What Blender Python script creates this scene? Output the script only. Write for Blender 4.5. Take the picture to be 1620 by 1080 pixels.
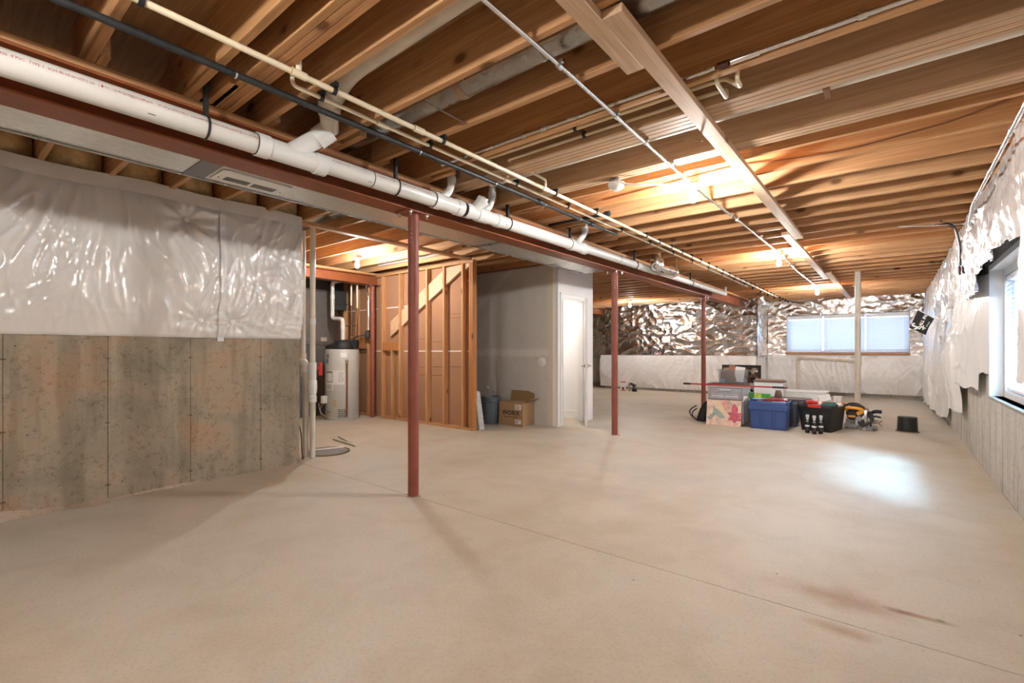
import bpy, bmesh, math, random
import numpy as np
from mathutils import Vector, Matrix
R = math.radians
random.seed(7)
scene = bpy.context.scene
for o in list(bpy.data.objects):
    bpy.data.objects.remove(o)
COL = scene.collection

# ------------------------------------------------------------------ camera
cam_d = bpy.data.cameras.new('camera')
cam_d.sensor_width = 36.0
cam_d.lens = 752.0 / 1620.0 * 36.0
cam_d.shift_y = 14.8 / 1620.0
cam_d.clip_start = 0.05
cam = bpy.data.objects.new('camera', cam_d)
COL.objects.link(cam)
cam.location = (0, 0, 1.2)
cam.rotation_euler = (R(90), 0, R(38.72))
scene.camera = cam

# ------------------------------------------------------------------ world, exposure
world = bpy.data.worlds.new('overcast_sky')
scene.world = world
world.use_nodes = True
bg = world.node_tree.nodes['Background']
bg.inputs['Color'].default_value = (0.40, 0.62, 1.0, 1)
bg.inputs['Strength'].default_value = 1.7
# hazy daylight slanting in through the big side window
sun_d = bpy.data.lights.new('hazy_sun', 'SUN')
sun_d.energy = 8.0; sun_d.angle = R(28); sun_d.color = (0.36, 0.68, 1.0)
sun = bpy.data.objects.new('hazy_sun', sun_d); COL.objects.link(sun)
sun.rotation_euler = Vector((-.72, .78, -1.42)).to_track_quat('-Z', 'Y').to_euler()
scene.view_settings.view_transform = 'Standard'
scene.view_settings.look = 'None'
scene.view_settings.exposure = 2.6
scene.view_settings.gamma = 1.0
scene.view_settings.use_curve_mapping = False
BULB = 400.0          # emission of the bare bulbs
BULB_COL = (1.0, 0.985, 0.96)

# ------------------------------------------------------------------ materials
MATS = {}
class NT:
    def __init__(s, name):
        s.m = bpy.data.materials.new(name); s.m.use_nodes = True
        s.t = s.m.node_tree; s.b = s.t.nodes['Principled BSDF']
        s.out = s.t.nodes['Material Output']
        MATS[name] = s.m
    def n(s, kind, **kw):
        nd = s.t.nodes.new('ShaderNode' + kind)
        for k, v in kw.items():
            if k in nd.inputs: nd.inputs[k].default_value = v
            else: setattr(nd, k, v)
        return nd
    def l(s, a, ao, b, bi): s.t.links.new(a.outputs[ao], b.inputs[bi])
    def coord(s, scale=(1, 1, 1), rand=0.0, rot=(0, 0, 0)):
        tc = s.n('TexCoord'); mp = s.n('Mapping'); mp.inputs['Scale'].default_value = scale
        mp.inputs['Rotation'].default_value = rot
        if rand:
            oi = s.n('ObjectInfo'); vm = s.n('VectorMath', operation='SCALE')
            cx = s.n('CombineXYZ')
            s.l(oi, 'Random', cx, 0); s.l(oi, 'Random', cx, 1); s.l(oi, 'Random', cx, 2)
            s.l(cx, 0, vm, 0); vm.inputs['Scale'].default_value = rand
            ad = s.n('VectorMath', operation='ADD'); s.l(tc, 'Object', ad, 0); s.l(vm, 0, ad, 1)
            s.l(ad, 0, mp, 0)
        else: s.l(tc, 'Object', mp, 0)
        return mp
    def noise(s, vec, scale, detail=4, rough=.55, dist=0.0):
        nd = s.n('TexNoise'); nd.inputs['Scale'].default_value = scale; nd.inputs['Detail'].default_value = detail
        nd.inputs['Roughness'].default_value = rough; nd.inputs['Distortion'].default_value = dist
        if vec: s.l(vec, 0, nd, 'Vector')
        return nd
    def ramp(s, src, so, stops):
        r = s.n('ValToRGB'); e = r.color_ramp.elements
        while len(e) < len(stops): e.new(.5)
        for el, (p, c) in zip(e, stops):
            el.position = p; el.color = (c[0], c[1], c[2], 1) if not isinstance(c, (int, float)) else (c, c, c, 1)
        s.l(src, so, r, 0); return r
    def mix(s, fac, a, b, mode='MIX'):
        m = s.n('MixRGB', blend_type=mode)
        for key, v in ((0, fac), (1, a), (2, b)):
            if isinstance(v, (int, float)): m.inputs[key].default_value = v
            elif isinstance(v, tuple) and not hasattr(v[0], 'outputs'):
                m.inputs[key].default_value = (v[0], v[1], v[2], 1)
            else: s.l(v[0], v[1], m, key)
        return m
    def bump(s, src, so, strength, dist=.01):
        b = s.n('Bump'); b.inputs['Strength'].default_value = strength; b.inputs['Distance'].default_value = dist
        s.l(src, so, b, 'Height'); s.l(b, 0, s.b, 'Normal'); return b

def plain(name, col, rough=.5, metal=0.0, spec=.5, var=0.0, scale=8.0, bump=0.0, coat=0.0):
    t = NT(name); b = t.b
    b.inputs['Roughness'].default_value = rough; b.inputs['Metallic'].default_value = metal
    b.inputs['Specular IOR Level'].default_value = spec
    b.inputs['Coat Weight'].default_value = coat
    c = t.coord((1, 1, 1), 3.0); nz = t.noise(c, scale, 4)
    r = t.ramp(nz, 0, [(.3, tuple(max(0, x * (1 - var)) for x in col)), (.7, tuple(min(1, x * (1 + var)) for x in col))])
    t.l(r, 0, b, 'Base Color')
    if bump: t.bump(nz, 0, bump, .004)
    return t.m

def wood(name, axis, light, dark, knots=True, weather=0.0):
    t = NT(name); b = t.b
    st = [14.0, 14.0, 14.0]; st[axis] = .55
    c = t.coord(tuple(st), 40.0)
    rings = t.noise(c, 1.6, 3, .5, .6)
    fine = t.noise(c, 7.0, 4, .6)
    base = t.ramp(rings, 0, [(.30, light), (.52, tuple(l * .55 + d * .45 for l, d in zip(light, dark))), (.58, light), (.75, tuple(l * .8 + d * .2 for l, d in zip(light, dark)))])
    f2 = t.ramp(fine, 0, [(.35, (.80, .76, .72)), (.65, (1, 1, 1))])
    m = t.mix(.65, (base, 0), (f2, 0), 'MULTIPLY')
    oi = t.n('ObjectInfo')
    tone = t.ramp(oi, 'Random', [(0, (.84, .76, .70)), (.4, (1, 1, 1)), (.75, (1.0, .90, .82)), (1, (.92, .88, .80))])
    m2 = t.mix(1.0, (m, 0), (tone, 0), 'MULTIPLY')
    last = m2
    if knots:
        sk = [6.0, 6.0, 6.0]; sk[axis] = 3.2
        ck = t.coord(tuple(sk), 25.0)
        v = t.n('TexVoronoi', feature='F1'); v.inputs['Scale'].default_value = .9; t.l(ck, 0, v, 'Vector')
        k = t.ramp(v, 'Distance', [(.0, .95), (.10, .85), (.15, .25), (.22, 0.0)])
        wn = t.n('TexWhiteNoise'); t.l(v, 'Position', wn, 'Vector')
        gate = t.ramp(wn, 'Value', [(.42, 0.0), (.44, 1.0)])
        g = t.mix(1.0, (k, 0), (gate, 0), 'MULTIPLY')
        last = t.mix((g, 0), (m2, 0), (dark[0] * .35, dark[1] * .30, dark[2] * .28))
    t.l(last, 0, b, 'Base Color')
    b.inputs['Roughness'].default_value = .62
    b.inputs['Specular IOR Level'].default_value = .25
    t.bump(fine, 0, .15, .002)
    return t.m

WL = (.66, .39, .20); WD = (.36, .155, .045)
for ax, nm in enumerate('xyz'):
    wood('wood_' + nm, ax, WL, WD)
wood('lvl', 0, (.60, .42, .27), (.42, .25, .13), knots=False)
wood('wood_pale', 1, (.76, .55, .37), (.50, .32, .18))
wood('wood_red', 2, (.56, .26, .10), (.34, .13, .05))
wood('wood_sheet', 0, (.50, .32, .17), (.30, .17, .08), knots=False)

def concrete_floor():
    t = NT('concrete_floor'); b = t.b
    c = t.coord((1, 1, 1))
    n1 = t.noise(c, .55, 5, .6, .4); n2 = t.noise(c, 2.6, 6, .62, .5); n3 = t.noise(c, 60, 3, .6)
    a = t.ramp(n1, 0, [(.32, (.49, .415, .31)), (.52, (.565, .50, .405)), (.70, (.56, .52, .45))])
    bb = t.ramp(n2, 0, [(.30, (.84, .80, .75)), (.55, (1, 1, 1)), (.75, (1.04, 1.03, 1.02))])
    m = t.mix(.8, (a, 0), (bb, 0), 'MULTIPLY')
    cc = t.ramp(n3, 0, [(.36, (.88, .85, .82)), (.5, (1, 1, 1))])
    m = t.mix(.7, (m, 0), (cc, 0), 'MULTIPLY')
    # real stains with places of their own: a rusty blot, a dark one and a green one on the slab
    tc = t.n('TexCoord')
    def blot(x, y, rx, ry, col, amt, m):
        mp = t.n('Mapping'); mp.vector_type = 'TEXTURE'
        mp.inputs['Location'].default_value = (x, y, 0); mp.inputs['Scale'].default_value = (rx, ry, 1)
        t.l(tc, 'Object', mp, 0)
        wob = t.n('VectorMath', operation='ADD'); sc = t.n('VectorMath', operation='SCALE'); sc.inputs['Scale'].default_value = 1.2
        nn = t.noise(c, 7.0, 5, .65); sub = t.n('VectorMath', operation='SUBTRACT'); sub.inputs[1].default_value = (.5, .5, .5)
        t.l(nn, 'Color', sub, 0); t.l(sub, 0, sc, 0); t.l(mp, 0, wob, 0); t.l(sc, 0, wob, 1)
        ln = t.n('VectorMath', operation='LENGTH'); t.l(wob, 0, ln, 0)
        r = t.ramp(ln, 'Value', [(.0, amt), (.45, amt * .6), (1.0, 0.0)])
        return t.mix((r, 0), (m, 0), col)
    m = blot(-.22, 2.80, .34, .16, (.34, .20, .115), .75, m)
    m = blot(.03, 2.83, .09, .035, (.20, .08, .04), .95, m)
    m = blot(.12, 2.83, .13, .03, (.33, .17, .07), .85, m)
    m = blot(.165, 2.84, .022, .02, (.13, .17, .06), .8, m)
    m = blot(-.18, 2.48, .16, .06, (.36, .22, .10), .75, m)
    m = blot(-2.2, 3.6, .7, .3, (.36, .32, .27), .4, m)
    m = blot(-1.7, 4.5, .8, .35, (.38, .34, .29), .35, m)
    # fine speckles of dropped paint and plaster
    v = t.n('TexVoronoi', feature='F1'); v.inputs['Scale'].default_value = 3.2; t.l(c, 0, v, 'Vector')
    sp = t.ramp(v, 'Distance', [(.012, 1.0), (.03, 0.0)])
    m = t.mix((sp, 0), (m, 0), (.20, .12, .07))
    t.l(m, 0, b, 'Base Color')
    rr = t.ramp(n2, 0, [(.3, .50), (.7, .72)]); t.l(rr, 0, b, 'Roughness')
    b.inputs['Specular IOR Level'].default_value = .35
    t.bump(n2, 0, .10, .004)
    return t.m
concrete_floor()

def concrete_wall(name, c1, c2, c3, streak=True):
    t = NT(name); b = t.b
    c = t.coord((1, 1, 1)); cs = t.coord((1, 6, .7))
    n1 = t.noise(c, 1.9, 6, .65, .7); n2 = t.noise(cs, 1.3, 4, .6); n3 = t.noise(c, 26, 5, .7); n4 = t.noise(c, 120, 2, .6)
    a = t.ramp(n1, 0, [(.33, c1), (.5, c2), (.66, c3)])
    s = t.ramp(n2, 0, [(.38, (.72, .70, .66)), (.55, (1, 1, 1)), (.7, (1.06, 1.0, .95))])
    m = t.mix(.75 if streak else .4, (a, 0), (s, 0), 'MULTIPLY')
    p = t.ramp(n3, 0, [(.36, (.55, .51, .46)), (.46, (1, 1, 1))])
    m = t.mix(.6, (m, 0), (p, 0), 'MULTIPLY')
    q = t.ramp(n4, 0, [(.30, (.55, .5, .45)), (.42, (1, 1, 1))])
    m = t.mix(.45, (m, 0), (q, 0), 'MULTIPLY')
    v = t.n('TexVoronoi', feature='F1'); v.inputs['Scale'].default_value = 9; t.l(c, 0, v, 'Vector')
    sp = t.ramp(v, 'Distance', [(.035, .9), (.075, 0.0)])
    m = t.mix((sp, 0), (m, 0), (.10, .075, .05))
    t.l(m, 0, b, 'Base Color'); b.inputs['Roughness'].default_value = .85
    b.inputs['Specular IOR Level'].default_value = .2
    t.bump(n3, 0, .5, .006)
    return t.m
concrete_wall('concrete_left', (.29, .255, .19), (.38, .315, .235), (.43, .295, .20))
concrete_wall('concrete_right', (.42, .40, .36), (.52, .49, .44), (.50, .46, .40))
concrete_wall('mortar', (.46, .37, .28), (.50, .40, .31), (.52, .43, .34), False)

def foil(name, k, rough):
    t = NT(name); b = t.b
    c = t.coord((1, 1, 1)); n1 = t.noise(c, 26, 5, .65, .8); n2 = t.noise(c, 7, 3, .5)
    b.inputs['Metallic'].default_value = 1.0
    r = t.ramp(n2, 0, [(.3, (.74 * k, .71 * k, .68 * k)), (.7, (.86 * k, .84 * k, .82 * k))]); t.l(r, 0, b, 'Base Color')
    b.inputs['Roughness'].default_value = rough
    t.bump(n1, 0, .35, .012)
foil('foil', 1.0, .19); foil('foil_dull', .74, .22)
def poly(name, col, rough=.28, sil=0.0):
    t = NT(name); b = t.b
    c = t.coord((1, 1, 1)); n1 = t.noise(c, 16, 4, .6, .6); n2 = t.noise(c, 2.0, 3, .5)
    r = t.ramp(n2, 0, [(.3, tuple(x * .92 for x in col)), (.7, col)]); t.l(r, 0, b, 'Base Color')
    b.inputs['Roughness'].default_value = rough; b.inputs['Specular IOR Level'].default_value = .6
    b.inputs['Metallic'].default_value = sil
    b.inputs['Coat Weight'].default_value = .35; b.inputs['Coat Roughness'].default_value = .12
    t.bump(n1, 0, .22, .010)
    return t.m
poly('poly', (.76, .72, .68), .2); poly('poly_white', (.78, .76, .74)); poly('poly_foil', (.80, .78, .77), .24, .45)

def steel_red(name, col):
    t = NT(name); b = t.b
    c = t.coord((1, 1, 1), 5.0); n1 = t.noise(c, 5, 5, .6); n2 = t.noise(c, 22, 4, .7, 1.0)
    a = t.ramp(n1, 0, [(.3, tuple(x * .75 for x in col)), (.7, col)])
    s = t.ramp(n2, 0, [(.70, 0.0), (.78, .55)])
    m = t.mix((s, 0), (a, 0), (.36, .20, .16))
    t.l(m, 0, b, 'Base Color'); b.inputs['Roughness'].default_value = .48
    b.inputs['Specular IOR Level'].default_value = .4
steel_red('red_oxide', (.30, .085, .055)); steel_red('red_beam', (.31, .088, .028))
def galv(name, col, rough):
    t = NT(name); b = t.b
    c = t.coord((1, 1, 1), 4.0)
    v = t.n('TexVoronoi', feature='F1'); v.inputs['Scale'].default_value = 45; t.l(c, 0, v, 'Vector')
    r = t.ramp(v, 'Color', [(0, tuple(x * .86 for x in col)), (1, col)]); t.l(r, 0, b, 'Base Color')
    b.inputs['Metallic'].default_value = 1.0
    n = t.noise(c, 3, 4); rr = t.ramp(n, 0, [(.3, rough * .8), (.7, rough * 1.25)]); t.l(rr, 0, b, 'Roughness')
galv('galvanised', (.42, .41, .39), .28); galv('bright_galv', (.84, .84, .83), .10); galv('conduit_steel', (.78, .78, .78), .27)
galv('duct_dull', (.78, .78, .74), .42)
plain('pvc', (.66, .645, .60), .32, spec=.5, var=.03); plain('pvc_dirty', (.62, .56, .47), .4, var=.12, scale=5)
plain('pvc_fitting', (.72, .715, .69), .25, var=.02)
plain('cpvc', (.78, .68, .49), .35, var=.03); plain('cpvc_joint', (.50, .33, .14), .4)
plain('pipe_print', (.36, .04, .03), .5); plain('glue_line', (.06, .05, .045), .5)
plain('black_iron', (.020, .021, .022), .5, var=.4, scale=20); plain('black_plastic', (.014, .014, .015), .35, var=.2)
plain('black_strap', (.02, .018, .017), .5); plain('matte_black', (.012, .012, .013), .6)
plain('white_paint', (.80, .79, .76), .35, var=.01); plain('white_plastic', (.82, .81, .79), .3)
plain('room_white', (.84, .82, .80), .7); plain('porcelain', (.85, .84, .80), .2)
plain('steel_bolt', (.70, .70, .70), .3, 1.0); plain('nickel', (.55, .52, .48), .25, 1.0); plain('brass_hinge', (.45, .40, .34), .3, 1.0)
plain('copper', (.42, .17, .09), .35, 1.0); plain('copper_dull', (.26, .12, .07), .5, .6)
plain('grey_enamel', (.46, .45, .41), .32, var=.03); plain('furnace_grey', (.23, .22, .21), .34, .5, var=.08); plain('furnace_dark', (.05, .05, .05), .45)
plain('label_white', (.72, .70, .66), .5); plain('label_tan', (.58, .47, .36), .5); plain('label_blue', (.05, .16, .36), .5); plain('print_black', (.03, .028, .026), .6); plain('print_grey', (.22, .20, .19), .6)
plain('red_plastic', (.55, .03, .025), .35); plain('red_pole', (.45, .035, .03), .3); plain('dark_grip', (.035, .025, .022), .6)
plain('kraft', (.38, .20, .11), .85, var=.05, scale=3); plain('seam_white', (.72, .69, .66), .7)
plain('cardboard', (.36, .22, .11), .8, var=.05); plain('cardboard_in', (.30, .18, .08), .85)
plain('pail_grey', (.115, .145, .16), .42, var=.05); plain('batt', (.80, .58, .30), .95, var=.25, scale=12, bump=.9)
plain('blue_tote', (.035, .075, .24), .38, var=.04); plain('grey_tote', (.07, .085, .115), .42); plain('black_tote', (.012, .013, .013), .42)
plain('plum_lid', (.045, .030, .040), .38); plain('clear_grey', (.40, .41, .43), .28, var=.05); plain('drawer_grey', (.45, .46, .48), .3)
plain('drawer_front', (.36, .36, .38), .22, var=.25, scale=9)
plain('maroon', (.09, .025, .022), .5); plain('brown_board', (.17, .095, .065), .55, var=.2); plain('tan_board', (.36, .25, .17), .6)
plain('paper', (.80, .78, .75), .7); plain('skin_tan', (.40, .17, .10), .6); plain('steel_blue', (.20, .30, .38), .5)
plain('green_pack', (.06, .36, .04), .35, var=.25, scale=30); plain('lime_pack', (.42, .58, .07), .35, var=.3, scale=30); plain('leaf_dark', (.04, .20, .05), .4)
plain('bag_blue', (.30, .45, .68), .35, var=.5, scale=14); plain('cloth_red', (.33, .03, .035), .8, var=.4, scale=18); plain('cloth_green', (.02, .09, .07), .7, var=.4)
plain('cloth_white', (.72, .70, .68), .7, var=.15, scale=20); plain('orange_bit', (.60, .18, .08), .6)
plain('saw_yellow', (.80, .36, .04), .4); plain('saw_grey', (.34, .33, .32), .45, .4); plain('saw_steel', (.6, .6, .6), .3, 1.0); plain('saw_dark', (.035, .03, .026), .45, var=.3)
plain('bottle_black', (.02, .016, .014), .2); plain('cap_grey', (.62, .62, .61), .35)
plain('blind_white', (.80, .80, .80), .45); plain('vinyl_white', (.78, .78, .78), .35)
plain('flag_black', (.010, .012, .012), .75); plain('flag_white', (.78, .77, .74), .7)
plain('cast_lid', (.20, .19, .175), .6, var=.15); plain('dirt', (.16, .11, .06), .95, var=.3)
plain('sill_wood', (.50, .25, .12), .5, var=.15); plain('grey_wood', (.30, .26, .22), .75, var=.2)
plain('perf_white', (.55, .54, .52), .5, var=.2, scale=25); plain('lvl_glue', (.25, .12, .05), .7)
plain('frame_black', (.012, .011, .010), .3); plain('tape_grey', (.17, .17, .17), .45)

def drywall():
    t = NT('drywall'); b = t.b
    c = t.coord((1, 1, 1)); n = t.noise(c, 3, 5, .6); n2 = t.noise(c, 140, 2)
    a = t.ramp(n, 0, [(.35, (.53, .50, .455)), (.7, (.58, .55, .505))])
    tc = t.n('TexCoord'); sx = t.n('SeparateXYZ'); t.l(tc, 'Object', sx, 0)
    w = t.noise(c, 9, 4)
    def band(axis, centre, half, m, col=(.68, .65, .60)):
        ad = t.n('Math', operation='ADD'); t.l(sx, axis, ad, 0); sc = t.n('Math', operation='MULTIPLY_ADD')
        t.l(w, 0, sc, 0); sc.inputs[1].default_value = .10; sc.inputs[2].default_value = -.05 - centre
        t.l(sc, 0, ad, 1)
        ab = t.n('Math', operation='ABSOLUTE'); t.l(ad, 0, ab, 0)
        dv = t.n('Math', operation='DIVIDE'); t.l(ab, 0, dv, 0); dv.inputs[1].default_value = half
        r = t.ramp(dv, 0, [(.45, .85), (1.0, 0.0)])
        return t.mix((r, 0), (m, 0), col)
    m = band('Z', 1.17, .085, a)
    m = band('X', -4.22, .13, m, (.66, .58, .44))
    # diagonal taped joint under the stair slope
    dg = t.n('VectorMath', operation='DOT_PRODUCT'); t.l(tc, 'Object', dg, 0); dg.inputs[1].default_value = (.605, 0, -.796)
    ad = t.n('Math', operation='ADD'); t.l(dg, 'Value', ad, 0); ad.inputs[1].default_value = 5.118
    ab = t.n('Math', operation='ABSOLUTE'); t.l(ad, 0, ab, 0)
    r = t.ramp(ab, 0, [(.02, .55), (.075, 0.0)])
    m = t.mix((r, 0), (m, 0), (.66, .63, .575))
    # mudded screw dimples
    v = t.n('TexVoronoi', feature='F1'); v.inputs['Scale'].default_value = 2.3; t.l(c, 0, v, 'Vector')
    s = t.ramp(v, 'Distance', [(.08, .4), (.15, 0.0)])
    m = t.mix((s, 0), (m, 0), (.66, .63, .575))
    t.l(m, 0, b, 'Base Color'); b.inputs['Roughness'].default_value = .85
    t.bump(n2, 0, .08, .002)
drywall()

def painting(name):
    t = NT(name); b = t.b
    c = t.coord((1, 1, 1), 0); n = t.noise(c, 3.2, 3, .5, 2.2)
    a = t.ramp(n, 0, [(.28, (.30, .33, .29)), (.40, (.62, .45, .33)), (.50, (.74, .52, .42)), (.58, (.72, .62, .44)), (.66, (.68, .30, .28)), (.8, (.76, .60, .50))])
    t.l(a, 0, b, 'Base Color'); b.inputs['Roughness'].default_value = .6
painting('painting')
def collage():
    t = NT('collage'); b = t.b
    c = t.coord((1, 1, 1)); v = t.n('TexVoronoi', feature='F1'); v.inputs['Scale'].default_value = 15; t.l(c, 0, v, 'Vector')
    n = t.noise(c, 11, 3)
    a = t.ramp(v, 'Color', [(.2, (.02, .015, .012)), (.5, (.09, .05, .03)), (.62, (.35, .22, .15)), (.8, (.62, .55, .50))])
    m = t.mix(.6, (a, 0), (t.ramp(n, 0, [(.4, 0.05), (.6, 1.0)]), 0), 'MULTIPLY')
    t.l(m, 0, b, 'Base Color'); b.inputs['Roughness'].default_value = .25
collage()
def glass():
    t = NT('window_glass'); tr = t.n('BsdfTransparent'); tr.inputs[0].default_value = (.96, .98, 1, 1)
    gl = t.n('BsdfGlossy'); gl.inputs['Roughness'].default_value = .02
    fr = t.n('Fresnel'); mx = t.n('MixShader'); ge = t.n('NewGeometry'); sb = t.n('Math', operation='SUBTRACT'); sb.inputs[0].default_value = 1.0
    t.l(ge, 'Backfacing', sb, 1); ml = t.n('Math', operation='MULTIPLY'); t.l(fr, 0, ml, 0); t.l(sb, 0, ml, 1); t.l(ml, 0, mx, 0); t.l(tr, 0, mx, 1); t.l(gl, 0, mx, 2); t.l(mx, 0, t.out, 'Surface')
glass()
def clear_plastic():
    t = NT('clear_plastic'); tr = t.n('BsdfTransparent'); tr.inputs[0].default_value = (.86, .87, .88, 1)
    mx = t.n('MixShader'); mx.inputs[0].default_value = .16
    t.b.inputs['Base Color'].default_value = (.50, .50, .51, 1); t.b.inputs['Roughness'].default_value = .2
    t.l(tr, 0, mx, 1); t.l(t.b, 0, mx, 2); t.l(mx, 0, t.out, 'Surface')
clear_plastic()
def slat_mat():
    t = NT('slat'); b = t.b; b.inputs['Base Color'].default_value = (.82, .82, .82, 1); b.inputs['Roughness'].default_value = .45
    tl = t.n('BsdfTranslucent'); tl.inputs[0].default_value = (.8, .82, .85, 1)
    mx = t.n('MixShader'); mx.inputs[0].default_value = .10
    t.l(b, 0, mx, 1); t.l(tl, 0, mx, 2); t.l(mx, 0, t.out, 'Surface')
slat_mat()
def glow(name, col, s):
    t = NT(name); b = t.b; b.inputs['Base Color'].default_value = (.9, .9, .9, 1)
    b.inputs['Emission Color'].default_value = (*col, 1); b.inputs['Emission Strength'].default_value = s
glow('bulb_glow', BULB_COL, BULB)
glow('room_bulb', (1.0, .93, .88), BULB * .035)

# ------------------------------------------------------------------ mesh helpers
ROOT = {}
class MB:
    def __init__(s): s.v = []; s.f = []; s.mi = []
    def add(s, vs, fs, mi=0):
        o = len(s.v); s.v += [tuple(map(float, p)) for p in vs]
        for f in fs: s.f.append(tuple(i + o for i in f)); s.mi.append(mi)
        return s
    def box(s, x0, x1, y0, y1, z0, z1, mi=0):
        return s.add([(x0, y0, z0), (x1, y0, z0), (x1, y1, z0), (x0, y1, z0), (x0, y0, z1), (x1, y0, z1), (x1, y1, z1), (x0, y1, z1)],
                     [(0, 3, 2, 1), (4, 5, 6, 7), (0, 1, 5, 4), (1, 2, 6, 5), (2, 3, 7, 6), (3, 0, 4, 7)], mi)
    def obox(s, c, a, b, d, mi=0):
        c, a, b, d = map(Vector, (c, a, b, d)); vs = []
        for k in (-.5, .5):
            for i, j in ((-.5, -.5), (.5, -.5), (.5, .5), (-.5, .5)): vs.append(c + a * i + b * j + d * k)
        return s.add(vs, [(0, 3, 2, 1), (4, 5, 6, 7), (0, 1, 5, 4), (1, 2, 6, 5), (2, 3, 7, 6), (3, 0, 4, 7)], mi)
    def beam(s, p, q, w, h, up=(0, 0, 1), mi=0):
        p, q = Vector(p), Vector(q); d = q - p; side = d.cross(Vector(up)).normalized(); u = side.cross(d).normalized()
        return s.obox((p + q) / 2, side * w, d, u * h, mi)
    def prism(s, pts, axis, a0, a1, mi=0):
        n = len(pts)
        def P(u, w, a): return {0: (a, u, w), 1: (u, a, w), 2: (u, w, a)}[axis]
        vs = [P(u, w, a0) for u, w in pts] + [P(u, w, a1) for u, w in pts]
        return s.add(vs, [tuple(range(n))[::-1], tuple(range(n, 2 * n))] + [(i, (i + 1) % n, n + (i + 1) % n, n + i) for i in range(n)], mi)
    def tube(s, pts, r, n=12, caps=True, mi=0):
        pts = [Vector(p) for p in pts]; m = len(pts)
        rr = r if isinstance(r, (list, tuple)) else [r] * m
        tang = []
        for i in range(m):
            a = pts[max(0, i - 1)]; b = pts[min(m - 1, i + 1)]; tang.append((b - a).normalized())
        t0 = tang[0]; ref = Vector((0, 0, 1)) if abs(t0.z) < .9 else Vector((1, 0, 0))
        u = t0.cross(ref).normalized(); vs = []
        for i in range(m):
            u = (u - tang[i] * u.dot(tang[i])).normalized(); w = tang[i].cross(u)
            k = 1.0
            if 0 < i < m - 1:
                a = (pts[i] - pts[i - 1]).normalized(); cs = a.dot(tang[i]); k = 1 / max(.6, cs)
            for j in range(n):
                an = 2 * math.pi * j / n; vs.append(pts[i] + (u * math.cos(an) + w * math.sin(an)) * rr[i] * (k if False else 1))
        fs = [(i * n + j, i * n + (j + 1) % n, (i + 1) * n + (j + 1) % n, (i + 1) * n + j) for i in range(m - 1) for j in range(n)]
        if caps: fs += [tuple(range(n))[::-1], tuple(range((m - 1) * n, m * n))]
        return s.add(vs, fs, mi)
    def ring(s, c, axis, r, length, n=16, r2=None, mi=0):      # short band around an axis
        c = Vector(c); d = Vector(axis).normalized() * length / 2
        return s.tube([c - d, c + d], [r, r if r2 is None else r2], n, True, mi)
    def lathe(s, prof, c=(0, 0, 0), n=20, mi=0, cap=True):
        m = len(prof); vs = [(c[0] + r * math.cos(2 * math.pi * j / n), c[1] + r * math.sin(2 * math.pi * j / n), c[2] + z) for r, z in prof for j in range(n)]
        fs = [(i * n + j, i * n + (j + 1) % n, (i + 1) * n + (j + 1) % n, (i + 1) * n + j) for i in range(m - 1) for j in range(n)]
        if cap: fs += [tuple(range(n))[::-1], tuple(range((m - 1) * n, m * n))]
        return s.add(vs, fs, mi)
    def sphere(s, c, r, n=12, m=8, sc=(1, 1, 1), mi=0):
        vs = [(c[0], c[1], c[2] - r * sc[2])]
        for i in range(1, m):
            th = -math.pi / 2 + math.pi * i / m
            for j in range(n):
                a = 2 * math.pi * j / n
                vs.append((c[0] + r * sc[0] * math.cos(th) * math.cos(a), c[1] + r * sc[1] * math.cos(th) * math.sin(a), c[2] + r * sc[2] * math.sin(th)))
        vs.append((c[0], c[1], c[2] + r * sc[2])); L = len(vs) - 1
        fs = [(0, 1 + (j + 1) % n, 1 + j) for j in range(n)] + [(L, 1 + (m - 2) * n + j, 1 + (m - 2) * n + (j + 1) % n) for j in range(n)]
        fs += [(1 + i * n + j, 1 + i * n + (j + 1) % n, 1 + (i + 1) * n + (j + 1) % n, 1 + (i + 1) * n + j) for i in range(m - 2) for j in range(n)]
        return s.add(vs, fs, mi)
    def loops(s, rings, closed=True, cap0=True, cap1=True, mi=0):
        n = len(rings[0]); vs = [p for r in rings for p in r]
        fs = [(i * n + j, i * n + (j + 1) % n, (i + 1) * n + (j + 1) % n, (i + 1) * n + j) for i in range(len(rings) - 1) for j in range(n)]
        if cap0: fs.append(tuple(range(n))[::-1])
        if cap1: fs.append(tuple(range((len(rings) - 1) * n, len(rings) * n)))
        return s.add(vs, fs, mi)
    def mat(s, M):
        s.v = [tuple(M @ Vector(p)) for p in s.v]; return s
    def build(s, name, mat, parent=None, local=False, smooth=True, bevel=0.0, angle=.6):
        if parent is not None and not local:
            Mi = ROOT[parent.name].inverted(); s.v = [tuple(Mi @ Vector(p)) for p in s.v]
        me = bpy.data.meshes.new(name); me.from_pydata(s.v, [], s.f); me.update()
        for m in (mat if isinstance(mat, (list, tuple)) else [mat]): me.materials.append(MATS[m])
        if any(s.mi): me.polygons.foreach_set('material_index', s.mi)
        bm = bmesh.new(); bm.from_mesh(me); bmesh.ops.recalc_face_normals(bm, faces=bm.faces); bm.to_mesh(me); bm.free()
        if smooth:
            me.polygons.foreach_set('use_smooth', [True] * len(me.polygons)); me.set_sharp_from_angle(angle=angle)
        o = bpy.data.objects.new(name, me); COL.objects.link(o)
        if parent is not None: o.parent = parent; ROOT[o.name] = ROOT[parent.name]
        else: ROOT[o.name] = Matrix.Identity(4)
        if bevel:
            b = o.modifiers.new('bevel', 'BEVEL'); b.width = bevel; b.segments = 2; b.limit_method = 'ANGLE'; b.angle_limit = R(40)
        return o
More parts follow.
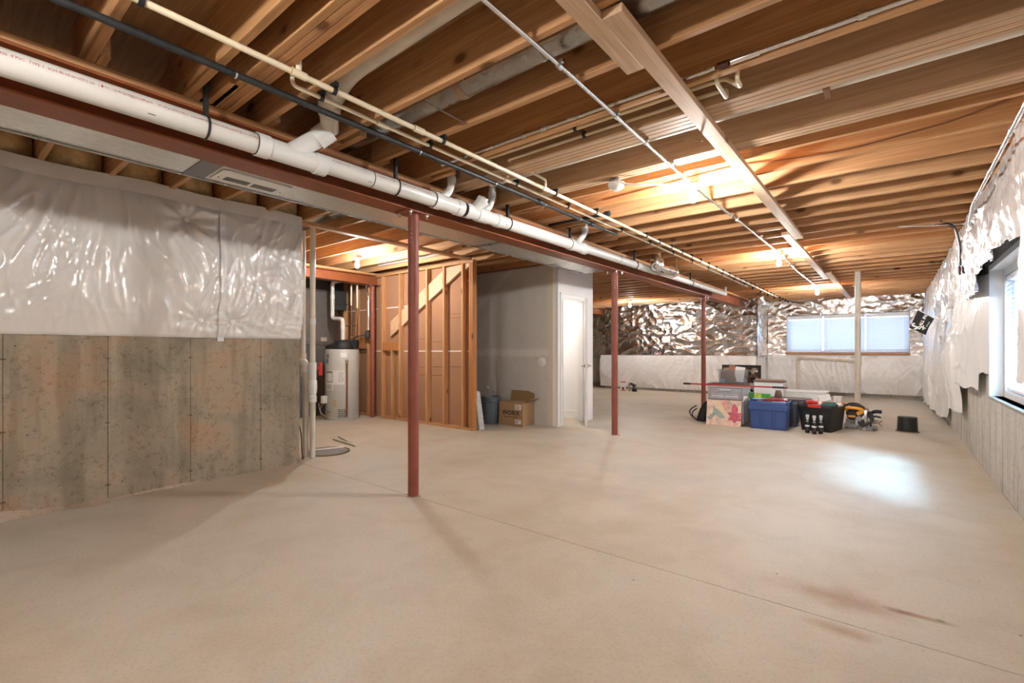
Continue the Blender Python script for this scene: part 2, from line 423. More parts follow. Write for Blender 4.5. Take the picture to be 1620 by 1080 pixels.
def thing(name, label, cat, loc=(0, 0, 0), rz=0.0, group=None):
    o = bpy.data.objects.new(name, None); COL.objects.link(o); o.empty_display_size = .1
    o.location = loc; o.rotation_euler = (0, 0, rz); o['label'] = label; o['category'] = cat
    if group: o['group'] = group
    ROOT[o.name] = Matrix.Translation(loc) @ Matrix.Rotation(rz, 4, 'Z'); return o
def tag(o, label, cat, group=None):
    # move the mesh origin of a one-mesh thing to the base of its own shape
    me = o.data; vs = np.zeros(len(me.vertices) * 3); me.vertices.foreach_get('co', vs); vs = vs.reshape(-1, 3)
    c = np.array([(vs[:, 0].min() + vs[:, 0].max()) / 2, (vs[:, 1].min() + vs[:, 1].max()) / 2, vs[:, 2].min()])
    me.vertices.foreach_set('co', (vs - c).ravel()); me.update(); o.location = o.location + Vector(c)
    ROOT[o.name] = Matrix.Translation(o.location)
    o['label'] = label; o['category'] = cat
    if group: o['group'] = group
    return o
def struct(o): o['kind'] = 'structure'; return o
def sroot(name):
    o = bpy.data.objects.new(name, None); COL.objects.link(o); ROOT[o.name] = Matrix.Identity(4); o['kind'] = 'structure'; return o
def arc(c, u, v, r, a0, a1, n=6):
    c, u, v = Vector(c), Vector(u), Vector(v)
    return [c + u * r * math.cos(a0 + (a1 - a0) * i / n) + v * r * math.sin(a0 + (a1 - a0) * i / n) for i in range(n + 1)]
def bend(pts, r, n=5):
    """polyline with rounded corners of radius r"""
    pts = [Vector(p) for p in pts]; out = [pts[0]]
    for i in range(1, len(pts) - 1):
        a = (pts[i - 1] - pts[i]); b = (pts[i + 1] - pts[i]); rr = min(r, a.length * .45, b.length * .45)
        p0 = pts[i] + a.normalized() * rr; p1 = pts[i] + b.normalized() * rr
        for k in range(n + 1):
            t = k / n; out.append((1 - t) ** 2 * p0 + 2 * t * (1 - t) * pts[i] + t * t * p1)
    out.append(pts[-1]); return out
TXT = {}
def text_mesh(txt, size):
    cu = bpy.data.curves.new('txt', 'FONT'); cu.body = txt; cu.size = size; cu.align_x = 'CENTER'; cu.align_y = 'CENTER'; cu.resolution_u = 2
    ob = bpy.data.objects.new('txt', cu); COL.objects.link(ob)
    dg = bpy.context.evaluated_depsgraph_get(); dg.update()
    me = bpy.data.meshes.new_from_object(ob.evaluated_get(dg)); bpy.data.objects.remove(ob)
    vs = [tuple(v.co) for v in me.vertices]; fs = [tuple(p.vertices) for p in me.polygons]; bpy.data.meshes.remove(me)
    return vs, fs
def lettering(mb, txt, size, origin, e1, e2, bold=0.0, sx=1.0, mi=0):
    vs, fs = text_mesh(txt, size); o, e1, e2 = Vector(origin), Vector(e1).normalized(), Vector(e2).normalized()
    nrm = e1.cross(e2)
    offs = [(0, 0)] if not bold else [(-bold, 0), (bold, 0), (0, bold), (0, -bold)]
    for k, (dx, dy) in enumerate(offs):
        mb.add([o + e1 * (v[0] * sx + dx) + e2 * (v[1] + dy) + nrm * (k * .00003) for v in vs], fs, mi)
    return mb

# numpy gradient noise
def _hash(ix, iy, seed):
    h = (ix * 374761393 + iy * 668265263 + seed * 1442695041) & 0xffffffff
    h = ((h ^ (h >> 13)) * 1274126177) & 0xffffffff
    return ((h ^ (h >> 16)) & 0xffff) / 65535.0 * 2 * math.pi
def pn(x, y, seed=0):
    x = np.asarray(x, float); y = np.asarray(y, float); ix = np.floor(x).astype(np.int64); iy = np.floor(y).astype(np.int64)
    fx, fy = x - ix, y - iy; u = fx * fx * fx * (fx * (fx * 6 - 15) + 10); w = fy * fy * fy * (fy * (fy * 6 - 15) + 10)
    def g(dx, dy):
        a = _hash(ix + dx, iy + dy, seed); return np.cos(a) * (fx - dx) + np.sin(a) * (fy - dy)
    return ((g(0, 0) * (1 - u) + g(1, 0) * u) * (1 - w) + (g(0, 1) * (1 - u) + g(1, 1) * u) * w) * 1.5
def ridge(x, y, seed): return 1 - np.abs(pn(x, y, seed)) * 1.6
def sheet(name, mat, P, U, V, N, lu, lv, step, hf, keep=None, vmap=None, parent=None, local=False):
    """wrinkled sheet: grid P + u U + v V, pushed along N by hf(u, v)"""
    nu = max(2, int(lu / step) + 1); nv = max(2, int(lv / step) + 1)
    u, v = np.meshgrid(np.linspace(0, lu, nu), np.linspace(0, lv, nv), indexing='ij')
    if vmap is not None: v = vmap(u, v)
    h = hf(u, v); P, U, V, N = (np.array(a, float) for a in (P, U, V, N))
    co = P + u[..., None] * U + v[..., None] * V + h[..., None] * N
    idx = np.arange(nu * nv).reshape(nu, nv)
    q = np.stack([idx[:-1, :-1], idx[1:, :-1], idx[1:, 1:], idx[:-1, 1:]], -1).reshape(-1, 4)
    if keep is not None:
        k = keep(u, v); kk = (k[:-1, :-1] & k[1:, :-1] & k[1:, 1:] & k[:-1, 1:]).reshape(-1); q = q[kk]
    mb = MB(); mb.v = [tuple(p) for p in co.reshape(-1, 3).tolist()]; mb.f = [tuple(f) for f in q.tolist()]; mb.mi = [0] * len(mb.f)
    o = mb.build(name, mat, parent, local, True, 0, 3.2)
    bm = bmesh.new(); bm.from_mesh(o.data); bmesh.ops.delete(bm, geom=[x for x in bm.verts if not x.link_faces], context='VERTS'); bm.to_mesh(o.data); bm.free()
    return o
def crumple(seed, amp, f=3.0, ax=1.0, ay=1.0):
    def h(u, v):
        x, y = u * ax, v * ay
        wx = pn(x * f * .6, y * f * .6, seed + 50) * .35; wy = pn(x * f * .6 + 9, y * f * .6, seed + 51) * .35
        a = ridge(x * f + wx * f, y * f + wy * f, seed) ** 2 * .5
        a += ridge(x * f * 2.3 + wy * f, y * f * 1.9, seed + 1) ** 2 * .30
        a += ridge(x * f * 4.7, y * f * 5.1 + wx * f, seed + 2) ** 2 * .16
        a += ridge(x * f * 10, y * f * 9, seed + 3) * .06
        return a * amp
    return h
def drape(seed, amp, f=4.0, slant=.15):
    """mostly vertical soft folds"""
    def h(u, v):
        w = pn(u * 1.3, v * 1.1, seed + 9) * .35
        x = u + v * slant * pn(u * .7, v * .4, seed + 3) + w * .3
        a = ridge(x * f, v * .9 + w, seed) ** 4 * .55 + ridge(x * f * 2.1 + 3, v * 1.4, seed + 1) ** 5 * .45
        a += pn(u * 1.2, v * 1.2, seed + 2) * .7
        mask = .45 + .55 * np.clip(pn(u * .9, v * 1.1, seed + 4) * 1.6 + .4, 0, 1)
        a = a * mask + ridge(x * f * 5, v * 3.5, seed + 5) ** 6 * .12 * mask
        return a * amp
    return h

# ------------------------------------------------------------------ the setting
# floor: three poured bays with sawn joints between them
fl = struct(MB().box(-9.9, 1.1, -5.9, 16.3, -.16, -.012).build('floor', 'dirt', None))
for y0, y1 in ((-5.85, 2.548), (2.554, 10.196), (10.202, 16.25)):
    MB().box(-9.8, .72, y0, y1, -.06, 0).build('slab', 'concrete_floor', fl)

# ceiling: subfloor decking carrying the joists
ZJ, ZT = 2.60, 2.886
ce = struct(MB().box(-9.9, 1.1, -5.9, 16.3, ZT, ZT + .03).build('ceiling', 'wood_sheet', None))
ys = [2.16 + .406 * k for k in range(-20, 34)]          # far edges of the joists
right = []
for y in ys:
    if 2.8 < y < 3.0 or 3.2 < y < 3.7: continue
    right.append(y)
proto = {}
def joist(x0, x1, yfar, t=.038, mat='wood_x'):
    key = (round(x1 - x0, 3), t, mat)
    if key in proto:
        o = proto[key].copy(); COL.objects.link(o)
    else:
        o = MB().box(0, x1 - x0, -t, 0, 0, ZT - ZJ).build('joist', mat, ce, local=True, bevel=.003); proto[key] = o
    o.location = (x0, yfar, ZJ); o.parent = ce; return o
for y in right: joist(-3.28, .70, y)
joist(-3.28, .70, 1.155); joist(-3.28, .70, 1.115); joist(-3.28, .70, 1.075)
for k in range(4): joist(-3.28, .70, 2.875 + .048 * k, .0445, 'lvl')       # laminated header
for k in range(3): joist(-3.28, .70, 3.505 + .044 * k, .041, 'lvl')
for y in ys:
    if y < 2.5: joist(-5.15, -2.93, y + .04)
    elif y < 13.9: joist(-9.75, -2.93, y + .04)
MB().box(-3.27, -2.98, 2.60, 2.638, ZJ + .02, ZT - .01).build('blocking', 'wood_x', ce)
for y in (.97, 1.75, 2.57, 3.78, 4.60, 5.41):
    MB().box(-3.03, -2.70 , y + .001 + .04, y + .09, ZJ, ZJ + .12).build('blocking', 'wood_x', ce)

# left foundation wall, poured in two-foot forms
wl = struct(MB().box(-5.2, -4.948, -5.6, 2.54, 0, 2.56).build('wall_left', 'concrete_left', None))
ed = [-5.6] + [-5.0 + .586 * k for k in range(9)]
ed = [-5.6, -3.9, -2.14, -1.4, -.8, -.21, .372, .952, 1.53, 2.14, 2.54]
for a, b_ in zip(ed[:-1], ed[1:]):
    MB().box(-4.9485, -4.94 + random.uniform(-.002, .002), a + .002, b_ - .002, 0, 2.55).build('concrete_panel', 'concrete_left', wl, bevel=.002)
for y in ed[5:-1]:
    for z in (.12, .62, 1.14):
        MB().box(-4.945, -4.934, y - .014, y + .014, z - .005, z + .005).build('form_tie', 'dirt', wl)
mk = MB()
for y0, y1, w_, h_ in ((-.3, .95, .10, .075), (.95, 1.6, .03, .022), (1.6, 2.5, .022, .015)):
    n = 14
    for i in range(n):
        a = y0 + (y1 - y0) * i / n; b2 = y0 + (y1 - y0) * (i + 1) / n
        k0 = w_ * (.8 + .4 * math.sin(a * 9)); k1 = w_ * (.8 + .4 * math.sin(b2 * 9)); h0 = h_ * (.7 + .5 * math.sin(a * 5 + 1)); h1 = h_ * (.7 + .5 * math.sin(b2 * 5 + 1))
        mk.add([(-4.945, a, h0), (-4.945, b2, h1), (-4.94 + k1, b2, .0005), (-4.94 + k0, a, .0005)], [(0, 1, 2, 3)])
mk.build('mortar_fillet', 'mortar', wl)
MB().box(-5.17, -4.99, -5.6, 2.54, 2.56, 2.60).build('sill_plate', 'wood_y', wl)
MB().box(-5.20, -5.17, -5.6, 2.54, 2.56, 2.886).build('rim_board', 'wood_y', wl)
# fibreglass batts tucked between the joist ends
by = [y for y in ys if -1.6 < y < 2.6]
for a, b_ in zip(by[:-1], by[1:]):
    w = b_ - a - .05
    def bh(u, v, s=int(a * 50)): return (.12 * np.sin(np.pi * np.clip(u / w, 0, 1)) ** .6 * np.sin(np.pi * np.clip(v / .29, 0, 1)) ** .4 + .02 * pn(u * 7, v * 7, s) + .008 * pn(u * 30, v * 30, s + 1))
    sheet('insulation_batt', 'batt', (-5.05, a + .045, 2.598), (0, 1, 0), (0, 0, 1), (1, 0, 0), w, .286, .03, bh, parent=wl)
# the return of the foundation wall, hidden corner behind the standpipes
struct(MB().box(-9.8, -5.2, 2.30, 2.54, 0, 2.886).build('wall_left_return', 'concrete_left', None))
struct(MB().box(-9.95, -9.8, 2.3, 16.2, 0, 2.886).build('wall_far_left', 'concrete_left', None))
struct(MB().box(-5.2, .9, -5.8, -5.6, 0, 2.886).build('wall_rear', 'concrete_left', None))

# right foundation wall with the big window opening
wr = struct(MB().box(.735, .98, -5.8, 4.2, 0, 2.886).box(.735, .98, 6.3, 16.2, 0, 2.886).box(.735, .98, 4.2, 6.3, 0, .775).box(.735, .98, 4.2, 6.3, 1.955, 2.886).build('wall_right', 'concrete_right', None))
e = [6.325 - .605 * k for k in range(20)][::-1] + [6.345 + .605 * k for k in range(1, 17)]
for a, b_ in zip(e[:-1], e[1:]):
    if b_ > 15.4: b_ = 15.4
    if a > 15.2: continue
    z1 = 2.56
    if b_ > 4.25 and b_ < 6.4: z1 = .772
    d = random.uniform(-.004, .003)
    gap = .003 if abs(b_ - 6.325) > .1 else .02
    MB().box(.72 + d, .736, a + .003, b_ - gap, 0, z1).build('concrete_panel', 'concrete_right', wr, bevel=.002)
for y, z0 in ((8.95, .42), (9.06, .45), (10.6, .12)):
    MB().box(.655, .719, y, y + .04, z0 + .0, 2.0).build('furring_strip', 'wood_red', wr)
MB().box(.62, .735, -5.6, 15.3, 2.56, 2.6).build('sill_plate', 'wood_y', wr)

# far end: a jogged back wall
wb = struct(MB().box(-7.25, -2.85, 13.97, 14.15, 0, 2.886).build('wall_back', 'concrete_right', None))
MB().box(-3.0, -2.85, 14.15, 15.3, 0, 2.886).build('jog_return', 'concrete_right', wb)
struct(MB().box(-9.8, -7.25, 15.7, 15.85, 0, 2.886).box(-7.4, -7.25, 14.15, 15.7, 0, 2.886).build('wall_back_recess', 'concrete_right', None))
W2 = (-2.34, .31, 1.16, 2.17)
struct(MB().box(-2.85, W2[0], 15.3, 15.5, 0, 2.886).box(W2[1], .98, 15.3, 15.5, 0, 2.886).box(W2[0], W2[1], 15.3, 15.5, 0, W2[2]).box(W2[0], W2[1], 15.3, 15.5, W2[3], 2.886).build('wall_back_window', 'concrete_right', None))

# closet under the stairs: drywall front, white side with the door
cf = struct(MB().box(-7.2, -4.125, 6.30, 6.40, 0, 2.6).build('wall_closet_front', 'drywall', None))
MB().box(-7.1, -4.13, 6.297, 6.3, 2.575, 2.6).build('top_edge', 'kraft', cf)
cs = struct(MB().box(-4.22, -4.12, 6.297, 6.43, 0, 2.6).box(-4.22, -4.12, 7.09, 7.41, 0, 2.6).box(-4.22, -4.12, 6.43, 7.09, 2.05, 2.6).build('wall_closet_side', 'room_white', None))
struct(MB().box(-7.2, -4.22, 7.31, 7.41, 0, 2.6).box(-6.2, -6.1, 6.4, 7.31, 0, 2.6).box(-6.2, -4.22, 6.4, 7.31, 2.45, 2.6).box(-6.1, -4.22, 6.4, 6.42, 0, 2.45).build('wall_closet_inner', 'room_white', None))
struct(MB().box(-6.1, -4.22, 7.296, 7.31, 0.001, .14).box(-6.1, -4.22, 7.292, 7.296, .11, .118).build('baseboard_closet', 'white_paint', None, bevel=.003))
# corner bead, drawn down by the taper
MB().box(-4.135, -4.114, 6.288, 6.31, .012, 2.59).build('corner_bead', 'white_paint', cf, bevel=.004)
t1 = struct(MB().box(-4.12, -4.105, 6.35, 6.43, .002, 2.125).box(-4.12, -4.105, 7.09, 7.17, .002, 2.125).box(-4.12, -4.105, 6.43, 7.09, 2.05, 2.125).box(-4.105, -4.10, 6.35, 6.365, .002, 2.125).box(-4.105, -4.10, 7.155, 7.17, .002, 2.125).box(-4.105, -4.10, 6.35, 7.17, 2.11, 2.125)
            .box(-4.22, -4.12, 6.43, 6.45, .002, 2.05).box(-4.22, -4.12, 7.07, 7.09, .002, 2.05).box(-4.22, -4.12, 6.45, 7.07, 2.03, 2.05).build('trim_1', 'white_paint', None))
d1 = sroot('door_1'); d1.location = (-4.10, 7.075, .012); d1.rotation_euler = (0, 0, R(32)); ROOT['door_1'] = Matrix.Translation(d1.location) @ Matrix.Rotation(R(32), 4, 'Z')
MB().box(-.001, .034, -.62, 0, 0, 2.01).build('door_leaf', 'white_paint', d1, local=True, bevel=.002)
for z0, z1 in ((.18, .85), (1.05, 1.85)):
    MB().box(.034, .040, -.52, -.10, z0, z1).build('door_panel', 'white_paint', d1, local=True, bevel=.004)
    MB().box(-.007, -.001, -.52, -.10, z0, z1).build('door_panel', 'white_paint', d1, local=True, bevel=.004)
hm = MB()
for sx in (-1, 1):
    x0 = .034 if sx > 0 else -.001
    hm.ring((x0 + sx * .008, -.56, .95), (1, 0, 0), .032, .016, 16)
    hm.tube(bend([(x0, -.56, .95), (x0 + sx * .055, -.56, .95), (x0 + sx * .055, -.44, .95)], .02), .010, 8)
hm.build('door_handle', 'nickel', d1, local=True)
for z in (.25, 1.05, 1.80):
    MB().box(.002, .02, -.02, .022, z - .05, z + .05).tube([(.02, .012, z - .05), (.02, .012, z + .05)], .007, 8).build('hinge', 'brass_hinge', d1, local=True)
# switch on the white strip and a round cover plate on the drywall
MB().box(-4.12, -4.112, 6.312, 6.345, 1.90, 2.02).box(-4.112, -4.108, 6.322, 6.335, 1.945, 1.975).build('switch_plate', 'white_plastic', cs, bevel=.002)
pl = MB().lathe([(.0, 0), (.075, 0), (.08, .006), (.075, .014), (.045, .018), (.042, .026), (.03, .028), (0, .028)], n=28, cap=False)
pl.mat(Matrix.Translation((-4.425, 6.30, 1.02)) @ Matrix.Rotation(R(90), 4, 'X'))
pl.build('round_cover_plate', 'label_white', cf)

# stud partition, its drywall seen from behind
ws = struct(MB().box(-8.7, -4.94, 5.270, 5.283, 0.012, 2.58).build('wall_partition', 'kraft', None))
MB().box(-4.94, -4.925, 5.262, 5.288, .012, 2.57).build('drywall_edge', 'seam_white', ws)
MB().box(-7.20, -4.90, 5.18, 5.269, 0, .038).build('bottom_plate', 'wood_x', ws, bevel=.003)
MB().box(-8.7, -7.42, 5.18, 5.269, 0, .038).build('bottom_plate', 'wood_x', ws, bevel=.003)
MB().box(-8.7, -4.90, 5.18, 5.269, 2.532, 2.57).build('top_plate', 'wood_x', ws, bevel=.003)
for x, m in ((-7.16, 'wood_z'), (-6.665, 'wood_z'), (-6.32, 'wood_z'), (-5.968, 'wood_z'), (-5.563, 'wood_z'), (-5.15, 'wood_z'), (-4.985, 'wood_red'), (-4.943, 'wood_red'), (-7.60, 'wood_z'), (-7.98, 'wood_z'), (-8.4, 'wood_z')):
    MB().box(x, x + .038, 5.18, 5.268, .038, 2.532).build('stud', m, ws, bevel=.003)
MB().box(-6.885, -6.847, 5.18, 5.268, .038, 1.205).build('stud', 'wood_z', ws, bevel=.003)
MB().box(-7.12, -6.67, 5.18, 5.268, 1.206, 1.35).build('blocking', 'wood_red', ws, bevel=.003)
MB().box(-7.94, -7.61, 5.18, 5.268, 1.24, 1.46).build('blocking', 'wood_red', ws, bevel=.003)
for z, x0, x1 in ((1.195, -8.6, -4.95), (2.28, -5.15, -4.95), (1.97, -7.12, -6.35), (1.97, -8.6, -7.4)):
    MB().box(x0, x1, 5.2672, 5.2702, z - .010, z + .010).build('drywall_seam', 'seam_white', ws)
# sloping stair carriage between the studs: lengths cut to fit each bay
sl = .56
def zc(x): return 1.585 + (x + 6.94) * sl
bays = [(-6.94, -6.667), (-6.625, -6.322), (-6.28, -5.97), (-5.928, -5.565), (-5.523, -5.152)]
for a, b_ in bays:
    h = .135; pts = []
    top = [(a, zc(a) + h), (b_, zc(b_) + h)]; bot = [(b_, zc(b_) - h), (a, zc(a) - h)]
    MB().prism([(x, min(z, 2.53)) for x, z in top + bot], 1, 5.215, 5.262).build('stair_carriage', 'wood_pale', ws, bevel=.002)
MB().prism([(-5.11, 2.53), (-4.99, 2.53), (-4.99, 2.50), (-5.11, 2.43)], 1, 5.215, 5.262).build('stair_carriage', 'wood_pale', ws)
pm = MB()
for x, z in ((-5.35, 1.78), (-5.35, 1.72), (-5.76, .80), (-6.15, .80), (-5.35, .95), (-6.15, .93), (-5.76, .94), (-5.76, 1.35), (-6.15, 1.40)):
    xx = x - .13                                          # mill print too faint to read: broken strokes
    while xx < x + .13:
        w = random.uniform(.008, .03); pm.box(xx, xx + w, 5.2686, 5.2699, z - .007, z + .007); xx += w + random.uniform(.006, .014)
pm.build('paper_print', 'copper_dull', ws)

# ------------------------------------------------------------------ windows
w1 = sroot('window_1')
X0 = .80
fm = MB()
for (y0, y1, z0, z1) in ((4.2, 4.26, .775, 1.955), (6.235, 6.30, .775, 1.955), (4.26, 6.235, .775, .835), (4.26, 6.235, 1.89, 1.955)):
    fm.box(X0, .90, y0, y1, z0, z1)
fm.build('window_frame', 'vinyl_white', w1, bevel=.004)
fm = MB()
for (y0, y1, z0, z1) in ((4.26, 4.30, .835, 1.89), (6.195, 6.235, .835, 1.89), (4.30, 6.195, .835, .875), (4.30, 6.195, 1.85, 1.89), (5.23, 5.27, .875, 1.85)):
    fm.box(.855, .885, y0, y1, z0, z1)
fm.build('sash', 'vinyl_white', w1, bevel=.003)
MB().box(.868, .874, 4.30, 6.195, .875, 1.85).build('window_pane', 'window_glass', w1)
MB().box(.70, .80, 4.18, 6.31, .755, .775).build('window_sill', 'grey_wood', w1, bevel=.004)
fm = MB()
for (y0, y1, z0, z1) in ((6.294, 6.345, .776, 2.0), (4.155, 4.206, .776, 2.0), (4.206, 6.294, 1.949, 2.0)):
    fm.box(.705, .80, y0, y1, z0, z1)
fm.build('jamb_extension', 'white_paint', w1, bevel=.003)
bl = thing('window_blind', 'white slatted blind in the big window of the right wall', 'blind', (.828, 5.25, .84), 0, 'white slatted window blinds')
MB().box(.808, .848, 4.27, 6.225, 1.84, 1.88).build('head_rail', 'blind_white', bl, bevel=.003)
MB().box(.810, .846, 4.29, 6.215, .845, .868).build('bottom_rail', 'blind_white', bl, bevel=.003)
def slats(root, p, length, axis, z0, z1, pitch, width, tilt, inward):
    n = int((z1 - z0) / pitch); me = None
    for i in range(n):
        z = z0 + pitch * (i + .5)
        if me is None:
            m = MB(); pts = []
            for k in range(5):
                t = (k / 4 - .5); pts.append((t * width, .0035 * (1 - 4 * t * t)))
            top = pts + [(x, y - .0012) for x, y in pts[::-1]]
            rot = Matrix.Rotation(tilt, 2)
            pp = [tuple(rot @ Vector(q)) for q in top]
            m.prism([(q[0], q[1]) for q in pp], axis, -length / 2, length / 2)
            o = m.build('slat', 'slat', root, local=True); me = o
        else: o = me.copy(); COL.objects.link(o)
        o.parent = root; o.location = (p[0], p[1], z)
slats(bl, (0, 0), 1.93, 1, .03, .99, .0415, .056, R(46), 1)
for y in (4.55, 5.25, 5.95):
    MB().tube([(.800, y, .85), (.800, y, 1.86)], .0016, 5).build('ladder_cord', 'white_plastic', bl)

w2 = sroot('window_2')
x0, x1, z0, z1 = W2
fm = MB()
for (a, b_, c_, d_) in ((x0, x0 + .05, z0, z1), (x1 - .05, x1, z0, z1), (x0 + .05, x1 - .05, z0, z0 + .05), (x0 + .05, x1 - .05, z1 - .05, z1), (-1.475, -1.425, z0 + .05, z1 - .05), (-.585, -.535, z0 + .05, z1 - .05)):
    fm.box(a, b_, 15.38, 15.46, c_, d_)
fm.build('window_frame', 'vinyl_white', w2, bevel=.003)
for a, b_ in ((x0 + .05, -1.475), (-1.425, -.585), (-.535, x1 - .05)):
    MB().box(a, b_, 15.42, 15.426, z0 + .05, z1 - .05).build('window_pane', 'window_glass', w2)
MB().box(x0 - .02, x1 + .02, 15.22, 15.38, z0 - .065, z0 - .002).build('window_sill', 'sill_wood', w2, bevel=.004)
for (a, b_, nm) in ((x0 + .01, -1.495, 'left'), (-1.455, -.575, 'middle'), (-.545, x1 - .01, 'right')):
    b2 = thing('window_blind', nm + ' of the three blinds in the wide back window', 'blind', ((a + b_) / 2, 15.32, z0 + .005), 0, 'white slatted window blinds')
    MB().box(a, b_, 15.285, 15.35, z1 - .10, z1 - .004).build('head_rail', 'blind_white', b2, bevel=.003)
    MB().box(a + .004, b_ - .004, 15.305, 15.34, z0 + .012, z0 + .032).build('bottom_rail', 'blind_white', b2, bevel=.003)
    slats(b2, (0, 0), b_ - a - .01, 0, .04, z1 - z0 - .09, .0425, .047, R(-60), 1)
    for f in (.12, .88): MB().tube([(a + (b_ - a) * f, 15.293, z0 + .03), (a + (b_ - a) * f, 15.293, z1 - .08)], .004, 5).build('ladder_cord', 'white_plastic', b2)

# ------------------------------------------------------------------ vapour sheets over the insulation
pins = [(7.10, .155), (7.37, .155), (6.99, 1.05)]
def left_h(u, v):
    d = drape(11, .040, 3.6, .6)(u, v) + .010 * ridge(u * 7 + 2.5 * pn(u * 1.1, v * 1.5, 14), v * 1.2, 15) ** 6 * np.clip(pn(u * .8, v * .9, 16) * 2 + .5, 0, 1)
    amp = np.clip((v) / .25, 0, 1); env = np.sin(np.pi * np.clip(v / 1.28, 0, 1)) ** .45
    h = .055 * env + d * (.35 + .65 * amp) * (1.15 - .55 * np.clip(v - .75, 0, 1))
    # horizontal gathers above the hem
    h += .010 * ridge(v * 9 + .25 * pn(u * 1.5, v, 3), u * .7, 4) ** 3 * np.exp(-((v - .10) / .10) ** 2)
    for i, (pu, pv) in enumerate(pins):
        dx, dy = u - pu, v - pv; r = np.hypot(dx, dy); th = np.arctan2(dy, dx)
        k = np.exp(-(r / .16) ** 2)
        h = h * (1 - .85 * np.exp(-(r / .06) ** 2)) + .012 * np.sin(th * 9 + i + 2 * pn(u * 5, v * 5, 8)) * np.exp(-r / .16) * np.clip(r / .04, 0, 1)
    # fan of tight creases at the right-hand end
    rr = np.hypot(u - 8.3, v - 1.2); th = np.arctan2(v - 1.2, u - 8.3)
    f = np.clip((u - 7.45) / .3, 0, 1) * np.clip((1.0 - v) / .3, 0, 1)
    h += f * .018 * ridge(rr * 7.5 + 1.2 * pn(u * 3, v * 3, 21), th * 2.2, 22) ** 4
    h += f * .008 * ridge(rr * 17, th * 5, 23) ** 4
    h = np.where(v < .012, .004, h)
    h = h - .05 * np.clip((u - 8.0) / .06, 0, 1) ** 2
    return h
pl_ = thing('plastic_sheet', 'long translucent plastic sheet over the upper left wall above bare concrete', 'plastic sheet', (-4.93, -1.5, 1.32), 0, 'vapour barrier sheets')
sheet('film', 'poly', (-4.935, -5.5, 1.32), (0, 1, 0), (0, 0, 1), (1, 0, 0), 8.06, 1.285, .0145, left_h, parent=pl_)
hem = lambda u, v: .012 * pn(u * 3, v * 2, 5) + .06
sheet('film_flap', 'poly', (-4.935, .2, 2.50), (0, 1, 0), (0, 0, 1), (1, 0, 0), 2.33, .11, .03, lambda u, v: .066 + .012 * pn(u * 2.5, 0 * v, 5) + .01 * pn(u * 9, v * 9, 6), vmap=lambda u, v: v + .03 * pn(u * 1.3, u * 0, 7), parent=pl_)
sheet('seam_tape', 'poly_white', (-4.925, 1.74, 1.29), (0, 1, 0), (0, 0, 1), (1, 0, 0), .055, 1.27, .012, lambda u, v: .004 + left_h(6.0 + 1.24 + u, np.maximum(v - .03, .0)) , vmap=lambda u, v: v, parent=pl_)
for pu, pv in pins:
    w_ = MB().lathe([(0, 0), (.022, 0), (.022, .003), (.005, .004), (.005, .007), (0, .007)], n=14, cap=False)
    w_.mat(Matrix.Translation((-4.935 + .022 + float(left_h(np.array([pu]), np.array([pv]))[0]) , -5.5 + pu, 1.32 + pv)) @ Matrix.Rotation(R(90), 4, 'Y'))
    w_.build('fastener_washer', 'poly_white', pl_)

# jog wall: foil above, white film below
o = sheet('foil_sheet', 'foil_dull', (-7.28, 13.965, 1.05), (1, 0, 0), (0, 0, 1), (0, -1, 0), 4.45, 1.56, .019,
          lambda u, v: .02 + crumple(31, .075, 1.7, .8, 1.25)(u, v) + .03 * pn(u * 1.1, v * 1.4, 33))
tag(o, 'crinkled silver foil sheet on the back wall left of the window', 'foil sheet', 'foil insulation facings')
def jog_low(u, v):
    e_ = np.sin(np.pi * np.clip((v + .05) / 1.1, 0, 1)) ** .5
    return .02 + .11 * e_ + drape(41, .07, 2.4, 1.2)(u, v) + crumple(42, .012, 3.0)(u, v)
o = sheet('plastic_sheet', 'poly_white', (-7.42, 13.955, .075), (1, 0, 0), (0, 0, 1), (0, -1, 0), 4.60, .99, .02, jog_low)
tag(o, 'white quilted plastic sheet low on the back wall under the crinkled foil', 'plastic sheet', 'vapour barrier sheets')
MB().box(-7.25, -2.86, 13.90, 13.968, .001, .085).build('footing_board', 'grey_wood', wb)
o = sheet('foil_sheet', 'foil', (-9.7, 15.69, .98), (1, 0, 0), (0, 0, 1), (0, -1, 0), 2.45, 1.5, .03, lambda u, v: .02 + crumple(35, .05, 2.6)(u, v))
tag(o, 'silver foil sheet deep in the recess behind the closet', 'foil sheet', 'foil insulation facings')
o = sheet('plastic_sheet', 'poly_white', (-9.7, 15.69, .07), (1, 0, 0), (0, 0, 1), (0, -1, 0), 2.45, .92, .03, lambda u, v: .05 + drape(43, .05, 2.5)(u, v))
tag(o, 'white plastic sheet deep in the recess behind the closet', 'plastic sheet', 'vapour barrier sheets')
o = sheet('foil_sheet', 'foil', (-2.845, 15.28, 1.02), (0, -1, 0), (0, 0, 1), (1, 0, 0), 1.36, 1.56, .02, lambda u, v: .01 + crumple(37, .05, 2.0)(u, v))
tag(o, 'narrow silver foil sheet on the corner return beside the back window', 'foil sheet', 'foil insulation facings')
o = sheet('plastic_sheet', 'poly_white', (-2.845, 15.28, .07), (0, -1, 0), (0, 0, 1), (1, 0, 0), 1.33, .98, .025, lambda u, v: .02 + drape(45, .05, 2.0)(u, v))
tag(o, 'narrow white plastic sheet low on the corner return near the framed picture', 'plastic sheet', 'vapour barrier sheets')
